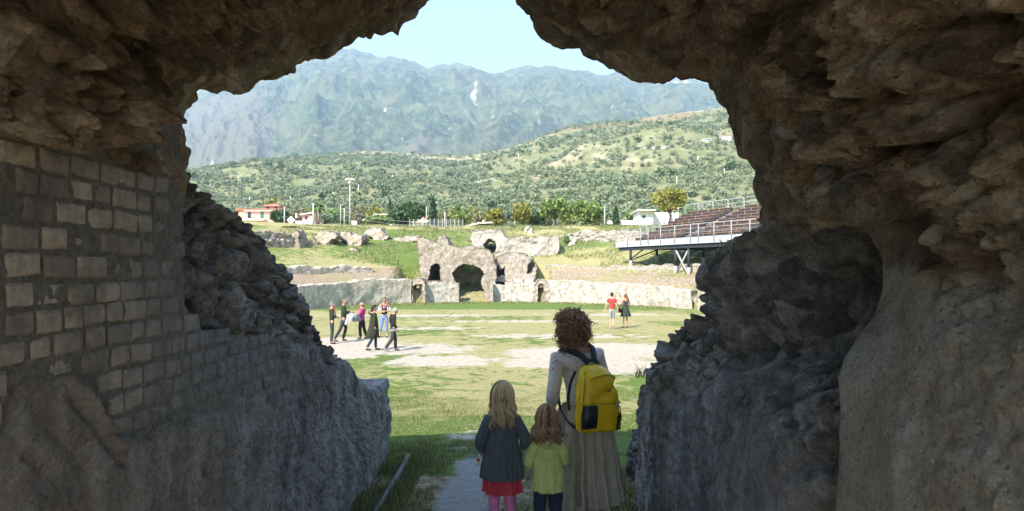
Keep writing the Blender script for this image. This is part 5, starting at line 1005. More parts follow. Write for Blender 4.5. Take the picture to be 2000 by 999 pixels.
# 2 man reading a sheet
loc, d = gl(671, 667); Jm = dict(elL=(-.24, .02, 1.15), wrL=(-.08, .28, 1.16), elR=(.24, .02, 1.15), wrR=(.10, .28, 1.14), kneeL=(-.10, .10, .52), ankL=(-.09, -.02, .085), toeL=(-.1, .12, .03), kneeR=(.1, -.12, .50), ankR=(.1, -.36, .10), toeR=(.1, -.24, .03), head=(0, .06, 1.575))
p = make_person('bald man in a dark green sweater and grey trousers holding a map', loc, hgt(667, 584, d), rad(-75), SK2, Jm, hp=rad(-25), clothes=[('sweater', C_['darkgreen'], jacket(.03, hem=.02)), ('trousers', C_['charcoal'], trousers(.018, wide=.006)), ('shoes', C_['brown'], shoes()), ('hair', HAIR['grey'], haircap(1.03, hs=.98)), ('shirt_hem', C_['grey'], ringpart([(.90, 0, 0, .155, .12), (.84, 0, 0, .16, .125)], 24, None, 3))])
def sheet(name, px, py, d, w, h, label, cat, mat, tilt, seed=1):
    x, y, z = P(px, py, d); u = np.linspace(-.5, .5, 7); v = np.linspace(-.5, .5, 9); U, Vv = np.meshgrid(u, v, indexing='ij'); ct, st = math.cos(tilt), math.sin(tilt)
    a = U.ravel()*w; b = Vv.ravel()*h; q = np.stack([a*ct-b*st, .04*np.sin(U.ravel()*6+Vv.ravel()*3), a*st+b*ct], 1); V = np.r_[q, q+[0, .006, 0]]; g_ = grid(7, 9); o = mk(name, V, np.r_[g_, g_[:, ::-1]+63], mat, None, smooth=True, loc=(x, y, z)); return props(o, label, cat)
sheet('map_sheet', 681, 623.5, d-.12, .14, .52, 'large pale folded map held by the bald man', 'map', C_['white'], rad(-28))
# 3 pink woman
loc, d = gl(707, 662); Jp = dict(elL=(-.22, .02, 1.14), wrL=(-.14, .22, 1.08), elR=(.22, .02, 1.14), wrR=(.14, .22, 1.05), kneeL=(-.10, .06, .5), ankL=(-.1, .02, .085), toeL=(-.11, .17, .03), kneeR=(.1, -.05, .5), ankR=(.1, -.2, .085), toeR=(.11, -.08, .03))
make_person('person in a pink and magenta jacket and sun hat facing left', loc, hgt(662, 592, d), rad(75), SK, Jp, clothes=[('jacket', C_['magenta'], g_skin(T_TOP, .045, 1, dict(OV, wrL=.04, wrR=.04), dict(COLL, pelvis=('pelvis', 'waist', -.7)))), ('pink_yoke', C_['pink'], g_skin([(None, 'chest'), ('chest', 'top'), ('top', 'shL'), ('shL', 'elL'), ('top', 'shR'), ('shR', 'elR'), ('top', 'collar')], .052, 1, OV, dict(COLL, elL=('shL', 'elL', .8), elR=('shR', 'elR', .8), chest=('chest', 'top', .4)))), ('trousers', C_['black'], trousers(.02, wide=.02)), ('shoes', C_['black'], shoes()), ('hair', HAIR['auburn'], haircap(1.08)), ('hat', C_['tan'], ringpart([(1.62, 0, .01, .125, .14), (1.625, 0, .01, .10, .115), (1.66, 0, .01, .09, .105), (1.71, 0, .01, .07, .08), (1.725, 0, .01, .01, .01)], 24, None, 12))], group=None)
bx, by, bz = P(696, 620.5, d-.3)
V, F = rings(resamp([(-.17, 0, 0, .04, .03), (-.16, 0, 0, .19, .08), (-.05, 0, 0, .185, .09), (.06, 0, 0, .14, .07), (.16, .02, 0, .11, .05), (.17, .02, 0, .02, .01)], 16), 24, lambda t: .3*np.sin(3*t+1)*.5); o = mk('shoulder_bag', V, F, C_['grey'], smooth=True, loc=(bx, by, bz)); props(o, 'grey cloth bag held in front by the person in pink', 'bag')
MB().box((0.0, -.085, .0), (.05, .012, .03)).build('label', C_['white'], o)
# 4 woman in long dark coat
loc, d = gl(730, 686); Jc = dict(kneeL=(-.09, .09, .52), ankL=(-.09, .10, .085), toeL=(-.10, .26, .03), kneeR=(.09, -.06, .50), ankR=(.09, -.28, .13), toeR=(.1, -.14, .05), elL=(-.22, 0, 1.12), wrL=(-.2, .1, .93), elR=(.22, -.03, 1.12), wrR=(.2, .0, .90))
make_person('person in a long dark quilted coat with a fur-trimmed hood, walking right', loc, hgt(686, 598, d), rad(-65), SK, Jc, clothes=[('coat', C_['olive'], jacket(.03)), ('coat_skirt', C_['olive'], ringpart([(1.36, 0, 0, .15, .11), (1.2, 0, 0, .19, .14), (1.0, 0, 0, .20, .165), (.8, 0, -.02, .21, .20, .5), (.60, 0, -.05, .21, .24, 1), (.50, 0, -.06, .18, .23, 1)], 40, lambda t: .05*np.sin(5*t)+.03*np.sin(9*t+1), 18)), ('jeans', C_['navy'], trousers(.006)), ('shoes', C_['black'], shoes()), ('hair', HAIR['dark'], haircap(1.16, .1)), ('fur_trim', C_['tan'], lambda j, r: tube([(.17*math.sin(a), -.04+.13*math.cos(a), 1.42-.045*math.cos(a)) for a in np.linspace(0, 2*pi, 20)], .028, 8)), ('hood', C_['olive'], ringpart([(1.38, 0, -.07, .12, .10), (1.43, 0, -.10, .14, .11), (1.50, 0, -.11, .10, .08), (1.53, 0, -.11, .02, .02)], 24, None, 10))])
# 5 woman facing the camera
loc, d = gl(751, 660); Jw = dict(elL=(-.24, .02, 1.13), wrL=(-.05, .24, 1.14), elR=(.24, .02, 1.13), wrR=(.07, .25, 1.12), kneeR=(.12, .10, .52), ankR=(.20, .02, .10), toeR=(.26, .16, .03), head=(0, .05, 1.58))
p = make_person('young person facing camera in pale open shirt, dark top and blue jeans', loc, hgt(660, 582, d), rad(185), SK, Jw, hp=rad(-20), clothes=[('dark_top', C_['black'], g_skin([(None, 'pelvis'), ('pelvis', 'waist'), ('waist', 'chest'), ('chest', 'top'), ('top', 'collar')], .012, 1, OV, COLL)), ('open_shirt', C_['lightgrey'], g_skin([(None, 'shL'), ('shL', 'elL'), ('shL', 'side')], .02, 1, dict(side=.05), dict(elL=('shL', 'elL', 1.1), side=('shL', 'hipL', .55)))), ('open_shirt', C_['lightgrey'], g_skin([(None, 'shR'), ('shR', 'elR'), ('shR', 'side')], .02, 1, dict(side=.05), dict(elR=('shR', 'elR', 1.1), side=('shR', 'hipR', .55)))), ('jeans', C_['jeans'], g_skin(T_TR, .012, 1, dict(waistb=(.125, .09), kneeL=.06, kneeR=.06), {'waistb': ('pelvis', 'waist', .5), 'ankL': ('kneeL', 'ankL', .7), 'ankR': ('kneeR', 'ankR', .7)})), ('shoes', C_['black'], shoes()), ('hair', HAIR['brown'], haircap(1.2, .1)), ('strap', C_['red'], lambda j, r: tube([(-.12, .02, 1.47), (-.11, .12, 1.42), (-.11, .13, 1.28)], .022, 6)), ('strap', C_['red'], lambda j, r: tube([(.12, .02, 1.47), (.11, .12, 1.42), (.11, .13, 1.28)], .022, 6)), ('shirt_print', C_['white'], lambda j, r: tube([(.045*math.cos(a), .128, 1.30+.045*math.sin(a)) for a in np.linspace(0, 2*pi, 12)], .010, 4)), ('sunglasses', C_['black'], lambda j, r: (np.array([[x_, y_, z_] for x_ in (-.065, .065) for y_ in (.135, .15) for z_ in (1.58, 1.61)]), [np.array([[0, 1, 3, 2], [4, 6, 7, 5], [0, 4, 5, 1], [2, 3, 7, 6], [0, 2, 6, 4], [1, 5, 7, 3]])]))])
# 6 man with flat cap walking right
loc, d = gl(768, 687); Jf = dict(kneeL=(-.09, .12, .52), ankL=(-.09, .13, .085), toeL=(-.10, .28, .03), kneeR=(.09, -.08, .50), ankR=(.09, -.36, .14), toeR=(.1, -.22, .05), head=(0, .09, 1.56), neck=(0, .03, 1.46), elL=(-.24, -.02, 1.12), wrL=(-.22, .12, .95), elR=(.25, -.06, 1.12), wrR=(.24, .06, .88))
make_person('person in black jacket and grey cap walking right, right end of the group', loc, hgt(687, 602, d), rad(-60), SK2, Jf, hp=rad(-20), clothes=[('jacket', C_['black'], jacket(.035, hem=.12)), ('shirt_hem', C_['grey'], ringpart([(.88, 0, 0, .175, .135), (.80, 0, 0, .18, .14)], 24, None, 3)), ('trousers', C_['charcoal'], trousers(.025, wide=.012)), ('shoes', C_['grey'], shoes()), ('cap', C_['khakigreen'], lambda j, r: haircap(1.16, -.15, off=(0, .0, .014))(j, r)), ('cuff', C_['white'], lambda j, r: tube([np.array(j['wrR'])+[0, 0, .03], np.array(j['wrR'])+[0, 0, -.01]], .045, 10))])
# couple
loc, d = gl(1195, 643.5); Jk = dict(elL=(-.25, -.03, 1.12), wrL=(-.33, .02, .90), elR=(.23, -.02, 1.10), wrR=(.29, .02, .88), kneeL=(-.07, .03, .5), ankL=(-.05, -.02, .085), toeL=(-.06, .12, .03), kneeR=(.08, .1, .5), ankR=(.05, -.12, .20), toeR=(.06, -.02, .10))
p = make_person('man in a red T-shirt and grey shorts walking away hand in hand', loc, hgt(643.5, 572.5, d), rad(5), SK, Jk, clothes=[('t_shirt', C_['red'], g_skin(T_SHORT, .022, 1, dict(OV, elL=.055, elR=.055), dict(COLL, elL=('shL', 'elL', .62), elR=('shR', 'elR', .62), pelvis=('pelvis', 'waist', -.5)))), ('shorts', C_['khakigreen'], g_skin(T_TR, .02, 1, dict(waistb=(.125, .09), kneeL=.08, kneeR=.08, ankL=.075, ankR=.075), {'waistb': ('pelvis', 'waist', .3), 'kneeL': ('hipL', 'kneeL', .6), 'kneeR': ('hipR', 'kneeR', .6), 'ankL': ('hipL', 'kneeL', 1.08), 'ankR': ('hipR', 'kneeR', 1.08)})), ('shoes', C_['grey'], shoes()), ('hair', HAIR['dark'], haircap(1.1, .0))])
loc, d = gl(1222, 641); Jg = dict(shL=(-.15, -.01, 1.38), shR=(.15, -.01, 1.38), elL=(-.24, -.0, 1.14), wrL=(-.36, .03, .92), elR=(.22, .06, 1.14), wrR=(.15, .16, 1.02), kneeL=(-.10, -.02, .5), ankL=(-.14, -.10, .13), toeL=(-.16, .02, .05), kneeR=(.07, .03, .5), ankR=(.07, .0, .085), toeR=(.08, .14, .03), head=(0, .03, 1.575))
p = make_person('slim woman in a dark green strapped dress walking away hand in hand', loc, hgt(641, 574, d), rad(8), SK2, Jg, hy=rad(35), widen=.85, clothes=[('dress_top', C_['charcoal'], ringpart([(1.33, 0, -.005, .125, .095), (1.25, 0, 0, .125, .10), (1.1, 0, .01, .11, .09), (1.02, 0, 0, .12, .10)], 32, None, 10)), ('dress_skirt', C_['darkgreen'], ringpart([(1.06, 0, 0, .118, .10), (.98, 0, 0, .15, .125, .3), (.85, 0, 0, .19, .16, .6), (.70, 0, 0, .235, .20, 1), (.58, 0, 0, .26, .22, 1.3)], 60, lambda t: .08*np.sin(9*t)+.05*np.sin(14*t+1), 18)), ('strap', C_['black'], lambda j, r: tube([(-.08, -.09, 1.32), (-.085, -.05, 1.42), (-.08, .07, 1.36)], .010, 5)), ('strap', C_['black'], lambda j, r: tube([(.08, -.09, 1.32), (.085, -.05, 1.42), (.08, .07, 1.36)], .010, 5)), ('shoes', C_['brown'], shoes()), ('hair', HAIR['auburn'], lambda j, r: addparts(haircap(1.1, .05)(j, r), rings(resamp([(1.60, .02, -.06, .07, .04), (1.50, .05, -.09, .06, .035), (1.38, .10, -.10, .05, .03), (1.28, .13, -.09, .02, .012)], 12), 14)))])
bx, by, bz = P(1212.5, 606, d-.08); V, F = rings(resamp([(-.13, 0, 0, .05, .03), (-.12, 0, 0, .15, .06), (-.02, 0, 0, .145, .065), (.07, .03, 0, .10, .04), (.10, .04, 0, .03, .02)], 14), 20); o = mk('handbag', V, F, C_['black'], smooth=True, loc=(bx, by, bz)); props(o, 'small dark handbag hanging between the couple', 'bag')
MB().tube([(-.06, 0, .08), (-.02, 0, .22), (.05, 0, .32), (.09, 0, .2), (.10, 0, .08)], .012, 5).build('handle', C_['black'], o)
# ------------------------------------------------------------------ foreground: hair helpers
def curls(c, rad3, n, R, mat_, yaw=0, rc=(.010, .020), rt=.0035, ln=(.05, .10), keep=None, drop=.6):
    m_ = MB(); k = 0
    while k < n:
        v = R.normal(size=3); v /= np.linalg.norm(v)
        if keep is not None and not keep(v): continue
        k += 1; p0 = np.array(c)+v*np.array(rad3)*R.uniform(.80, 1.04); tdir = R.normal(size=3)*.6; tdir[2] -= drop; tdir -= v*np.dot(tdir, v)*.7; tdir /= np.linalg.norm(tdir); a = np.cross(tdir, v); a /= np.linalg.norm(a)+1e-9; b = np.cross(tdir, a)
        L_ = R.uniform(*ln); r_ = R.uniform(*rc); t = np.linspace(0, 1, 15); w_ = t*2*pi*L_/(r_*3.0)*R.choice([-1, 1])+R.uniform(0, 6); rr_ = r_*(1-.45*t)
        pts = p0+t[:, None]*tdir*L_+np.cos(w_)[:, None]*a*rr_[:, None]+np.sin(w_)[:, None]*b*rr_[:, None]; m_.tube(pts, rt*(1-.6*t), 4, cap=False)
    return m_
def strands(c, rad3, n, R, zend, wav=.008, wl=.09, rt=.0045, spread=1.0, face=rad(0), flare=.0, taper=.3):
    """hair falling from the crown over the skull, back and sides; local +y is the face"""
    m_ = MB(); nl = 46; locks = []
    while len(locks) < nl:
        th = R.uniform(-pi, pi)
        if math.cos(th-face) > .5: continue
        locks.append((th, R.uniform(0, 6.28), zend*R.uniform(.74, 1.06), R.uniform(.6, 1.5), R.uniform(.95, 1.10), R.normal()*.35))
    for k in range(n):
        th0, ph, ze, wa, s_, fl = locks[R.integers(nl)]; th = th0+R.normal()*.10; ze = ze*R.uniform(.86, 1.04); s_ = s_*R.uniform(.97, 1.03)
        tpol = np.linspace(R.uniform(.03, .3), pi*.55, 8); rx, ry, rz = rad3
        def at(a, q): return np.array([np.sin(q)*math.sin(a)*rx, np.sin(q)*math.cos(a)*ry, np.cos(q)*rz])*s_
        top = np.array([at(th, q) for q in tpol]); e = top[-1]; e0 = at(th0, tpol[-1]); t = np.linspace(0, 1, 17)[1:]; cl = (1-.62*t)[:, None]
        base = e0[None]*(1+(flare+fl*.35)*t)[:, None]*np.array([1, 1, 0]); dn_ = base+(e-e0)[None]*cl*np.array([1, 1, 0]); dn_[:, 2] = e[2]+(ze-e[2])*t
        w_ = 2*pi*(dn_[:, 2]/wl)+ph+R.normal()*.25; am = wav*np.clip(t*1.5, 0, 1)*wa; dn_[:, 0] += am*np.sin(w_); dn_[:, 1] += am*np.cos(w_+.6)*.8+0
        fz = R.normal(size=3)*.012*(R.uniform() < .25); dn_ += fz*t[:, None]
        pts = np.r_[top, dn_]+np.array(c); rr_ = rt*R.uniform(.55, 1.05)*np.r_[np.ones(8), np.linspace(1, taper, len(t))]; m_.tube(pts, rr_, 4, cap=False)
    return m_
HM = {'red_curls': leafmat('auburn_curls', [(.20, .085, .045), (.34, .16, .085), (.48, .25, .14), (.26, .115, .06), (.60, .35, .21)], 0), 'blond': leafmat('blond_strands', [(.34, .22, .10), (.60, .43, .21), (.74, .57, .32), (.48, .33, .15), (.82, .67, .42)], 0), 'brown_wave': leafmat('brown_wavy_strands', [(.22, .115, .065), (.36, .20, .11), (.50, .30, .17), (.28, .15, .08), (.62, .40, .24)], 0)}
for m_ in HM.values():
    for nd in m_.node_tree.nodes:
        if nd.type == 'BSDF_PRINCIPLED': nd.inputs['Roughness'].default_value = .45
def fabric(name, c, c2=None, thr=None, weave=.25, extra=None, sc=14):
    n = NT(name, .95, .08); f = n.noise(sc, 6, rough=.6); col_ = n.ramp(f, [(.3, tuple(x*.85 for x in c)), (.7, tuple(min(1, x*1.12) for x in c))])
    if extra:
        for i, (cc, s_, t0) in enumerate(extra):
            mp = n.map((1, 1, 1)); mp.node.inputs['Location'].default_value = (i*3.1, i*1.7, i*.9); v = n.vor(s_, vec=mp); mask = n.math('MULTIPLY', n.ramp(v, [(t0-.04, 1.), (t0, 0.)]), n.ramp(n.noise(s_*.6, 2, vec=mp), [(.50, 0.), (.56, 1.)])); col_ = n.mix(mask, col_, cc)
    n.col(col_); n.bump((n.noise(35, 4, rough=.6, dist=.4), .35, .012), (n.noise(320, 2), weave, .002)); return n.m
# ------------------------------------------------------------------ woman with the yellow backpack
WX, WY = .535, 5.3; WS = 1.74; s_w = WS/1.7
floral = fabric('floral_jersey', (.74, .66, .60), extra=[((.55, .20, .20), 22, .26), ((.16, .33, .34), 26, .24), ((.35, .30, .42), 30, .22)])
skirtm = fabric('crumpled_khaki_linen', (.46, .40, .30), sc=22)
def foldf(amps, seed):
    R = np.random.default_rng(seed); ks = [(k, R.uniform(0, 6.28), R.uniform(.5, 1)) for k in amps]; 
    return lambda t: sum(a*np.sin(k*t+p+.7*np.sin(2*t+p)) for k, p, a in ks)/len(ks)*.22
JW = dict(pelvis=(.0, 0, .95), waist=(-.005, .01, 1.09), chest=(-.02, 0, 1.26), top=(-.035, -.01, 1.385), neck=(-.055, .0, 1.46), head=(-.085, .035, 1.575), shL=(-.195, .01, 1.365), elL=(-.235, -.02, 1.09), wrL=(-.20, .17, .90), shR=(.125, -.02, 1.385), elR=(.215, .03, 1.12), wrR=(.18, .22, 1.08))
BRW = dict(BR)
def wskirt(j, R_b):
    R = resamp([(1.0, 0, 0, .150, .115, .25), (.985, 0, 0, .165, .13, .45), (.93, 0, 0, .195, .155, .55), (.80, .005, 0, .225, .18, .9), (.62, .01, 0, .242, .19, 1.2), (.45, .01, .0, .258, .198, 1.6), (.34, .012, 0, .268, .205, 1.9), (.275, .012, 0, .272, .208, 2.1)], 60)
    V, F = rings(R, 200, lambda t: 1.7*foldf([7, 11, 13, 17, 23, 31], 5)(t)); q = V.copy(); V[:, 0] += .012*noise(q*7, 3)*(1-q[:, 2]); V[:, 1] += .012*noise(q*7, 4)*(1-q[:, 2]); V += (.009*fbm(q*np.array([16, 16, 9]), 4, 5))[:, None]*np.array([1, 1, 0]); V[:, 2] += np.where(q[:, 2] < .4, .012*np.sin(np.arctan2(q[:, 1], q[:, 0])*3+1), 0)
    inner = V*[.985, .985, 1]; return addparts((V, F), (inner, F[:, ::-1]))
wom = make_person('curly-haired woman in a cream floral top and long khaki skirt wearing a yellow backpack', (WX, WY, g1(WX, WY)), WS, rad(18), SK, JW, hy=rad(52), hp=rad(-8), sub=2, clothes=[
    ('blouse', floral, g_skin(T_TOP, .012, 2, dict(OV, collar=.060, wrL=.034, wrR=.034, elL=.050, elR=.050), dict(collar=('top', 'neck', .35), pelvis=('pelvis', 'waist', .1)))),
    ('skirt', skirtm, wskirt), ('waistband', skirtm, ringpart([(1.015, 0, 0, .146, .112), (1.0, 0, 0, .155, .12), (.985, 0, 0, .155, .12)], 40, None, 5)), ('sandals', C_['brown'], shoes()),
    ('hair_cap', HAIR['auburn'], haircap(1.16, .1, yaw=rad(52), lump=.012, off=(.0, -.02, .01)))])
hc = np.array(JW['head'])+np.array([.012, -.022, .008]); RH_ = np.random.default_rng(3)
fdir = np.array([-math.sin(rad(52)), math.cos(rad(52)), 0])
kp = lambda v: (np.dot(v, fdir) < .52 or v[2] > .62) and v[2] > -.93
m1 = curls(hc, (.140, .144, .148), 760, RH_, None, rc=(.009, .017), rt=.0042, ln=(.05, .10), keep=kp, drop=.5)
m2 = curls(hc+[0, -.01, -.02], (.108, .115, .125), 260, RH_, None, rc=(.010, .020), rt=.0048, ln=(.06, .12), keep=kp, drop=1.)
for mm in (m1, m2): mm.v = [v*s_w for v in mm.v]
m1.v += m2.v; off = m1.n; m1.f4 += [f+off for f in m2.f4]; m1.m4 += m2.m4; m1.n += m2.n
m1.build('curly_hair', HM['red_curls'], wom, smooth=True)
# backpack (worn, but a thing of its own): local frame = the woman's
BP = empty('backpack', (WX, WY, g1(WX, WY)), 'bright yellow backpack with black lower pockets on the curly-haired woman', 'backpack', rz=rad(18))
def bmat(name, c, rough=.45):
    n = NT(name, rough, .4); f = n.noise(9, 7, rough=.7); big = n.noise(5, 3); sep = n.n('ShaderNodeSeparateXYZ'); n.l(n.co.outputs['Object'], sep.inputs[0])
    col_ = n.ramp(f, [(.3, tuple(x*.8 for x in c)), (.6, c)]); dirty = n.ramp(n.math('ADD', n.math('MULTIPLY', sep.outputs['Z'], -3.2), n.math('MULTIPLY', n.noise(16, 7, rough=.75), .9)), [(-2.45+0, 0.), (1., 1.)]) if False else n.ramp(n.noise(8, 6, rough=.7), [(.56, 0.), (.75, .45)])
    n.col(n.mix(dirty, col_, tuple(x*.45 for x in c))); n.bump((n.noise(14, 4, dist=.6), .35, .02), (n.noise(90, 3), .15, .003)); return n.m
YEL = bmat('yellow_tarpaulin', (.86, .56, .012)); BLK = bmat('black_rubber_fabric', (.02, .024, .026), .35); ZIP = simple('zip_tape', (.50, .33, .02), .5, .2, 60); STR = cm('strap_webbing', (.035, .045, .06)); PUL = simple('zip_pull', (.55, .50, .35), .3, .1, 50, metal=.6)
def bagwarp(V):
    V = np.array(V, float); z0 = 1.09; q = V.copy(); u = (q[:, 0]-.03)/.15; v = (q[:, 2]-z0)/.24
    V[:, 0] = .035+(q[:, 0]-.035)*.93+.012*np.clip(-v, 0, 1)*np.sin(u*2); V[:, 2] = z0+(q[:, 2]-z0)*.95
    dent = .016*fbm(q*np.array([5, 5, 4]), 3, 3)+.012*ridged(q*np.array([7, 4, 5])+[0, 0, .3], 2, 6)*.5-.022*np.exp(-((v-.12-.35*u)/.12)**2)*(u > -.6)
    c = np.array([.03, -.14, z0]); d = q-c; d[:, 2] *= .3; d /= np.linalg.norm(d, axis=1)[:, None]+1e-9; return V+d*dent[:, None]
def sup(t, p): return np.sign(np.cos(t))*np.abs(np.cos(t))**p, np.sign(np.sin(t))*np.abs(np.sin(t))**p
def backpack_body(R, seg=72, p=.62):
    R = resamp(R, 40); th = np.linspace(0, 2*pi, seg, endpoint=False); cx, sy = sup(th, p); V = []
    for z, x, y, rx, ry in R: V.append(np.stack([x+rx*cx, y+ry*sy, 0*cx+z], 1))
    V = np.array(V); n = len(R); i = np.arange(n-1)[:, None]; j = np.arange(seg)[None, :]; j2 = (j+1) % seg
    F = np.stack([i*seg+j, i*seg+j2, (i+1)*seg+j2, (i+1)*seg+j], -1).reshape(-1, 4); V = V.reshape(-1, 3); return bagwarp(V), F
BR_ = [(.835, .035, -.20, .02, .02), (.84, .035, -.205, .135, .06), (.86, .035, -.215, .155, .09), (.95, .035, -.225, .165, .105), (1.07, .032, -.225, .160, .105), (1.18, .03, -.215, .150, .095), (1.27, .025, -.20, .130, .075), (1.315, .02, -.185, .105, .05), (1.335, .015, -.175, .07, .03), (1.338, .015, -.175, .01, .01)]
V, F = backpack_body(BR_); mk('bag_body', V*s_w, F, YEL, BP, smooth=True)
def patch(name, u0, u1, z0, z1, mat, grow=.006, n=16, m_=14, edge=None):    # a panel following the bag surface; u = angle
    Rr = resamp(BR_, 400); o = []
    for k in range(m_+1):
        for i in range(n+1):
            z = z0+(z1-z0)*k/m_; u = u0+(u1-u0)*i/n
            if edge: z = edge(i/n, k/m_, z)
            zz2 = Rr[:, 0]; x_, y_, rx, ry = [np.interp(z, zz2, Rr[:, c]) for c in (1, 2, 3, 4)]; c_, s_ = sup(np.array([u]), .62); o.append((x_+(rx+grow)*c_[0], y_+(ry+grow)*s_[0], z))
    o = bagwarp(np.array(o))
    mk(name, o*s_w, grid(m_+1, n+1), mat, BP, smooth=True)
D2 = rad
patch('black_pocket', D2(206), D2(262), .885, 1.06, BLK); patch('black_pocket', D2(296), D2(338), .86, 1.02, BLK, .006, edge=lambda a, b, z: z-.05*(1-a)*(b > .5)*(b-.5)*2)
patch('front_pocket', D2(200), D2(345), 1.062, 1.078, ZIP, .009, 40, 3); patch('brand_patch', D2(278), D2(290), 1.155, 1.172, BLK, .004, 4, 3)
patch('label_print', D2(280), D2(288), 1.161, 1.166, simple('label_white', (.6, .6, .6)), .0058, 4, 2)
def ontube(name, uz, r, mat, grow=.004):
    Rr = resamp(BR_, 400); pts = []
    for u, z in uz: x_, y_, rx, ry = [np.interp(z, Rr[:, 0], Rr[:, c]) for c in (1, 2, 3, 4)]; c_, s_ = sup(np.array([rad(u)]), .62); pts.append((x_+(rx+grow)*c_[0], y_+(ry+grow)*s_[0], z))
    pts = np.array(pts); t = np.linspace(0, len(pts)-1, len(pts)*6); pts = bagwarp(np.stack([np.interp(t, np.arange(len(pts)), pts[:, c]) for c in range(3)], 1)); m_ = MB(); m_.tube(pts*s_w, r, 6); m_.build(name, mat, BP, smooth=True)
ontube('zip', [(222, 1.30), (214, 1.2), (206, 1.06), (202, .95), (206, .88), (222, .855), (250, .85)], .006, ZIP)
ontube('zip', [(245, 1.24), (262, 1.262), (285, 1.275), (310, 1.268), (325, 1.24)], .006, ZIP)
ontube('zip_pull', [(300, 1.07), (301, 1.04), (302, 1.02)], .005, PUL, .012); ontube('zip_pull', [(306, 1.07), (309, 1.05), (311, 1.035)], .005, PUL, .012); ontube('zip_pull', [(290, 1.275), (291, 1.255), (292, 1.24)], .004, PUL, .010); ontube('zip_pull', [(308, 1.27), (311, 1.262), (315, 1.258)], .004, PUL, .012); ontube('seam', [(206, 1.30), (190, 1.2), (184, 1.06), (182, .95), (186, .88)], .004, YEL); ontube('zip', [(322, 1.04), (325, .95), (315, .89), (295, .855)], .004, ZIP, .009)
def band(name, pts, w, th, mat, up=None):
    pts = np.array(pts, float); t = np.linspace(0, len(pts)-1, len(pts)*6); pts = np.stack([np.interp(t, np.arange(len(pts)), pts[:, c]) for c in range(3)], 1); k = np.ones(5)/5
    pts = np.stack([np.convolve(np.pad(pts[:, c], 2, 'edge'), k, 'valid') for c in range(3)], 1); tg = np.gradient(pts, axis=0); tg /= np.linalg.norm(tg, axis=1)[:, None]; ct = pts-np.array([-.03, 0, 1.2]); ct[:, 2] *= .6
    nn = ct-tg*(ct*tg).sum(1)[:, None]; nn /= np.linalg.norm(nn, axis=1)[:, None]; sd = np.cross(tg, nn)
    V = np.stack([pts+sd*w/2, pts+sd*w/2+nn*th, pts-sd*w/2+nn*th, pts-sd*w/2], 1); n = len(pts); i = np.arange(n-1)[:, None]; j = np.arange(4)[None]; F = np.stack([i*4+j, i*4+(j+1) % 4, (i+1)*4+(j+1) % 4, (i+1)*4+j], -1).reshape(-1, 4); mk(name, V.reshape(-1, 3)*s_w, F, mat, BP)
band('shoulder_strap', [(-.01, -.165, 1.335), (-.06, -.13, 1.395), (-.12, -.085, 1.425), (-.155, -.01, 1.442), (-.15, .07, 1.41), (-.135, .12, 1.32), (-.13, .125, 1.2), (-.15, .09, 1.08), (-.165, .0, .99), (-.15, -.12, .90), (-.10, -.19, .87)], .048, .010, STR)
band('shoulder_strap', [(.03, -.165, 1.335), (.05, -.12, 1.40), (.065, -.06, 1.45), (.075, .01, 1.462), (.08, .08, 1.42), (.08, .12, 1.3), (.09, .12, 1.2), (.12, .09, 1.08), (.16, 0, .99), (.17, -.12, .90), (.15, -.19, .87)], .042, .010, STR)
band('carry_handle', [(-.03, -.17, 1.335), (-.015, -.165, 1.358), (.02, -.165, 1.362), (.055, -.165, 1.352), (.07, -.17, 1.33)], .024, .006, STR)
band('side_strap', [(-.10, -.14, 1.29), (-.125, -.10, 1.2), (-.135, -.07, 1.08), (-.13, -.09, .97), (-.12, -.13, .87)], .020, .005, STR)
# ------------------------------------------------------------------ blond girl
GX_, GY_ = -.070, 4.9; HG = 1.235; sg_ = HG/1.7
tunicm = fabric('slate_gauze', (.12, .14, .155), sc=20); redm = fabric('coral_red_cotton', (.66, .075, .10)); tights = fabric('pink_patterned_tights', (.78, .26, .46), extra=[((.72, .42, .55), 40, .3)], sc=30)
JG = dict(head=(0, .015, 1.545), neck=(0, 0, 1.45), top=(0, -.01, 1.37), shL=(-.135, -.01, 1.345), shR=(.135, -.01, 1.345), elL=(-.225, -.03, 1.13), wrL=(-.205, .10, 1.00), elR=(.245, -.01, 1.12), wrR=(.20, .16, 1.03), hipL=(-.075, 0, .88), hipR=(.075, 0, .88), kneeL=(-.08, .02, .50), kneeR=(.08, .02, .50))
def tunic(j, r):
    V, F = rings(resamp([(1.30, 0, -.005, .145, .110, .1), (1.22, 0, 0, .150, .115, .25), (1.12, 0, 0, .158, .125, .6), (1.0, 0, 0, .175, .145, .9), (.88, 0, 0, .192, .165, 1.1), (.80, 0, 0, .200, .175, 1.3), (.775, 0, 0, .202, .177, 1.3)], 44), 144, foldf([13, 17, 21, 29, 37], 8)); q = V.copy(); V += (.010*fbm(q*11, 3, 6))[:, None]*np.array([1, 1, .3]); return addparts((V, F), (V*[.985, .985, 1], F[:, ::-1]))
def rskirt(j, r):
    V, F = rings(resamp([(.95, 0, 0, .15, .12, .4), (.80, 0, 0, .168, .14, .8), (.70, 0, 0, .178, .15, 1.1), (.635, 0, 0, .186, .158, 1.3)], 24), 110, foldf([5, 8, 11, 15], 9)); V += (.006*fbm(V*13, 3, 7))[:, None]*np.array([1, 1, .2]); return addparts((V, F), (V*[.985, .985, 1], F[:, ::-1]))
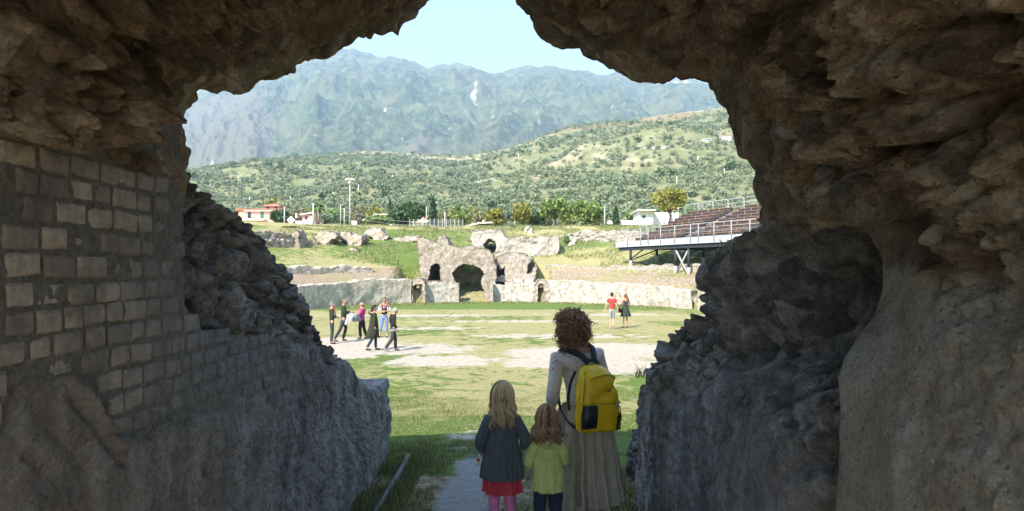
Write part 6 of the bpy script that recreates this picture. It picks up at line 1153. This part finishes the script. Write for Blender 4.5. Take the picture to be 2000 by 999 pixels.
girl = make_person('blond long-haired girl in a dark grey tunic, red skirt and pink tights', (GX_, GY_, g1(GX_, GY_)), HG, rad(0), SK, JG, hs=1.22, hp=rad(-5), sub=2, clothes=[
    ('tunic_yoke', tunicm, g_skin(T_TOP, .020, 2, dict(OV, collar=.058, wrL=.036, wrR=.036, elL=.066, elR=.066, shL=.066, shR=.066, top=(.105, .085), chest=(.135, .105)), dict(collar=('top', 'neck', .45), pelvis=('pelvis', 'waist', .9)))),
    ('tunic', tunicm, tunic), ('skirt', redm, rskirt), ('tights', tights, trousers(.010, 2, -.004)), ('shoes', C_['brown'], shoes()), ('hair_cap', simple('blond_base', (.36, .23, .10), .6, .25, 60, .3), haircap(1.12, .15, hs=1.22))])
hg = np.array(JG['head'])+np.array([0, -.012, .015]); RG = np.random.default_rng(12)
mm = strands(hg, (.110, .130, .156), 1100, RG, -.28, wav=.020, wl=.15, rt=.0046, flare=.10); mm.v = [v*sg_ for v in mm.v]; mm.build('long_hair', HM['blond'], girl, smooth=True)
# ------------------------------------------------------------------ small child in yellow
KX, KY = .250, 4.78; HK = 1.105; sk = HK/1.7
yel = fabric('lime_yellow_cotton', (.66, .70, .24), sc=16); navym = fabric('navy_leggings', (.045, .058, .095))
JK = dict(head=(-.01, .03, 1.535), neck=(0, 0, 1.43), top=(0, -.01, 1.345), chest=(0, 0, 1.23), shL=(-.125, -.01, 1.315), shR=(.125, -.01, 1.315), elL=(-.215, -.02, 1.08), wrL=(-.165, .17, .99), elR=(.19, .03, 1.09), wrR=(.13, .20, 1.05), hipL=(-.08, 0, .86), hipR=(.08, 0, .86), kneeL=(-.09, .02, .48), kneeR=(.09, .02, .48))
def kshirt(j, r):
    V, F = rings(resamp([(1.27, 0, -.005, .130, .110, .1), (1.15, 0, 0, .150, .125, .3), (1.0, 0, -.005, .160, .140, .6), (.88, 0, -.01, .168, .148, .9), (.825, 0, -.012, .172, .150, 1.0)], 36), 96, foldf([4, 6, 9, 13], 18)); V += (.009*fbm(V*8, 3, 16))[:, None]*np.array([1, 1, .3]); V[:, 2] -= .02*(V[:, 1] < 0)*(V[:, 2] < .9); return addparts((V, F), (V*[.985, .985, 1], F[:, ::-1]))
kid = make_person('small child with wavy brown hair in a lime yellow top and navy leggings', (KX, KY, g1(KX, KY)), HK, rad(-4), SK, JK, hs=1.32, hy=rad(-8), sub=2, clothes=[
    ('sleeves', yel, g_skin(T_TOP, .016, 2, dict(OV, collar=.060, wrL=.042, wrR=.042, elL=.060, elR=.060, shL=.066, shR=.066, top=(.10, .085), chest=(.12, .10)), dict(collar=('top', 'neck', .5), pelvis=('pelvis', 'waist', .9)))),
    ('shirt', yel, kshirt), ('leggings', navym, trousers(.014, 2)), ('shoes', C_['black'], shoes()), ('hair_cap', HAIR['auburn'], haircap(1.10, .15, hs=1.32, off=(0, -.012, .01)))])
hk = np.array(JK['head'])+np.array([0, -.012, .010]); RK = np.random.default_rng(22)
mm = strands(hk, (.114, .136, .160), 900, RK, -.235, wav=.030, wl=.11, rt=.0050, flare=.28, taper=.2); mm.v = [v*sk for v in mm.v]; mm.build('wavy_hair', HM['brown_wave'], kid, smooth=True)
# things the girl holds
x, y, z = GX_-.205*sg_-.01, GY_+.06, g1(GX_, GY_)+.92*sg_
o = MB().box((0, 0, 0), (.035, .02, .075), ax=Matrix.Rotation(rad(25), 3, 'Y')).build('paper_packet', C_['white'], loc=(x-.015, y-.02, z-.0)); props(o, 'small white printed packet in the left hand of the blond girl', 'packet')
MB().box((0, -.0108, .01), (.022, .002, .02), ax=Matrix.Rotation(rad(25), 3, 'Y')).build('print', C_['red'], o)
V, F = rings(resamp([(-.06, 0, 0, .002, .002), (-.06, 0, 0, .026, .026), (.02, 0, 0, .026, .026), (.04, 0, 0, .012, .012), (.055, 0, 0, .012, .012), (.055, 0, 0, .001, .001)], 20), 20); o = mk('drink_bottle', V, F, C_['white'], smooth=True, loc=(GX_+.185*sg_, GY_+.17, g1(GX_, GY_)+1.04*sg_)); props(o, 'white and blue drink bottle held between the blond girl and the small child', 'bottle')
V, F = rings([(-.03, 0, 0, .027, .027), (.005, 0, 0, .027, .027)], 20); mk('label_band', V, F, M['sign_blue'], o, smooth=True)
# ================================================================== HAZE
lo = np.array([-9900., -5600., -2.6]); hi = np.array([9900., 13200., 1500.])
hz = MB().box((lo+hi)/2, hi-lo).build('haze'); props(hz, kind='stuff', label='thin blue daylight haze over the valley')
hm = bpy.data.materials.new('haze_air'); hm.use_nodes = True; t = hm.node_tree; t.nodes.clear(); out_ = t.nodes.new('ShaderNodeOutputMaterial'); pv = t.nodes.new('ShaderNodeVolumePrincipled')
pv.inputs['Color'].default_value = (.62, .80, .99, 1); pv.inputs['Density'].default_value = HAZE; pv.inputs['Anisotropy'].default_value = .2; t.links.new(pv.outputs[0], out_.inputs['Volume']); hz.data.materials.append(hm)
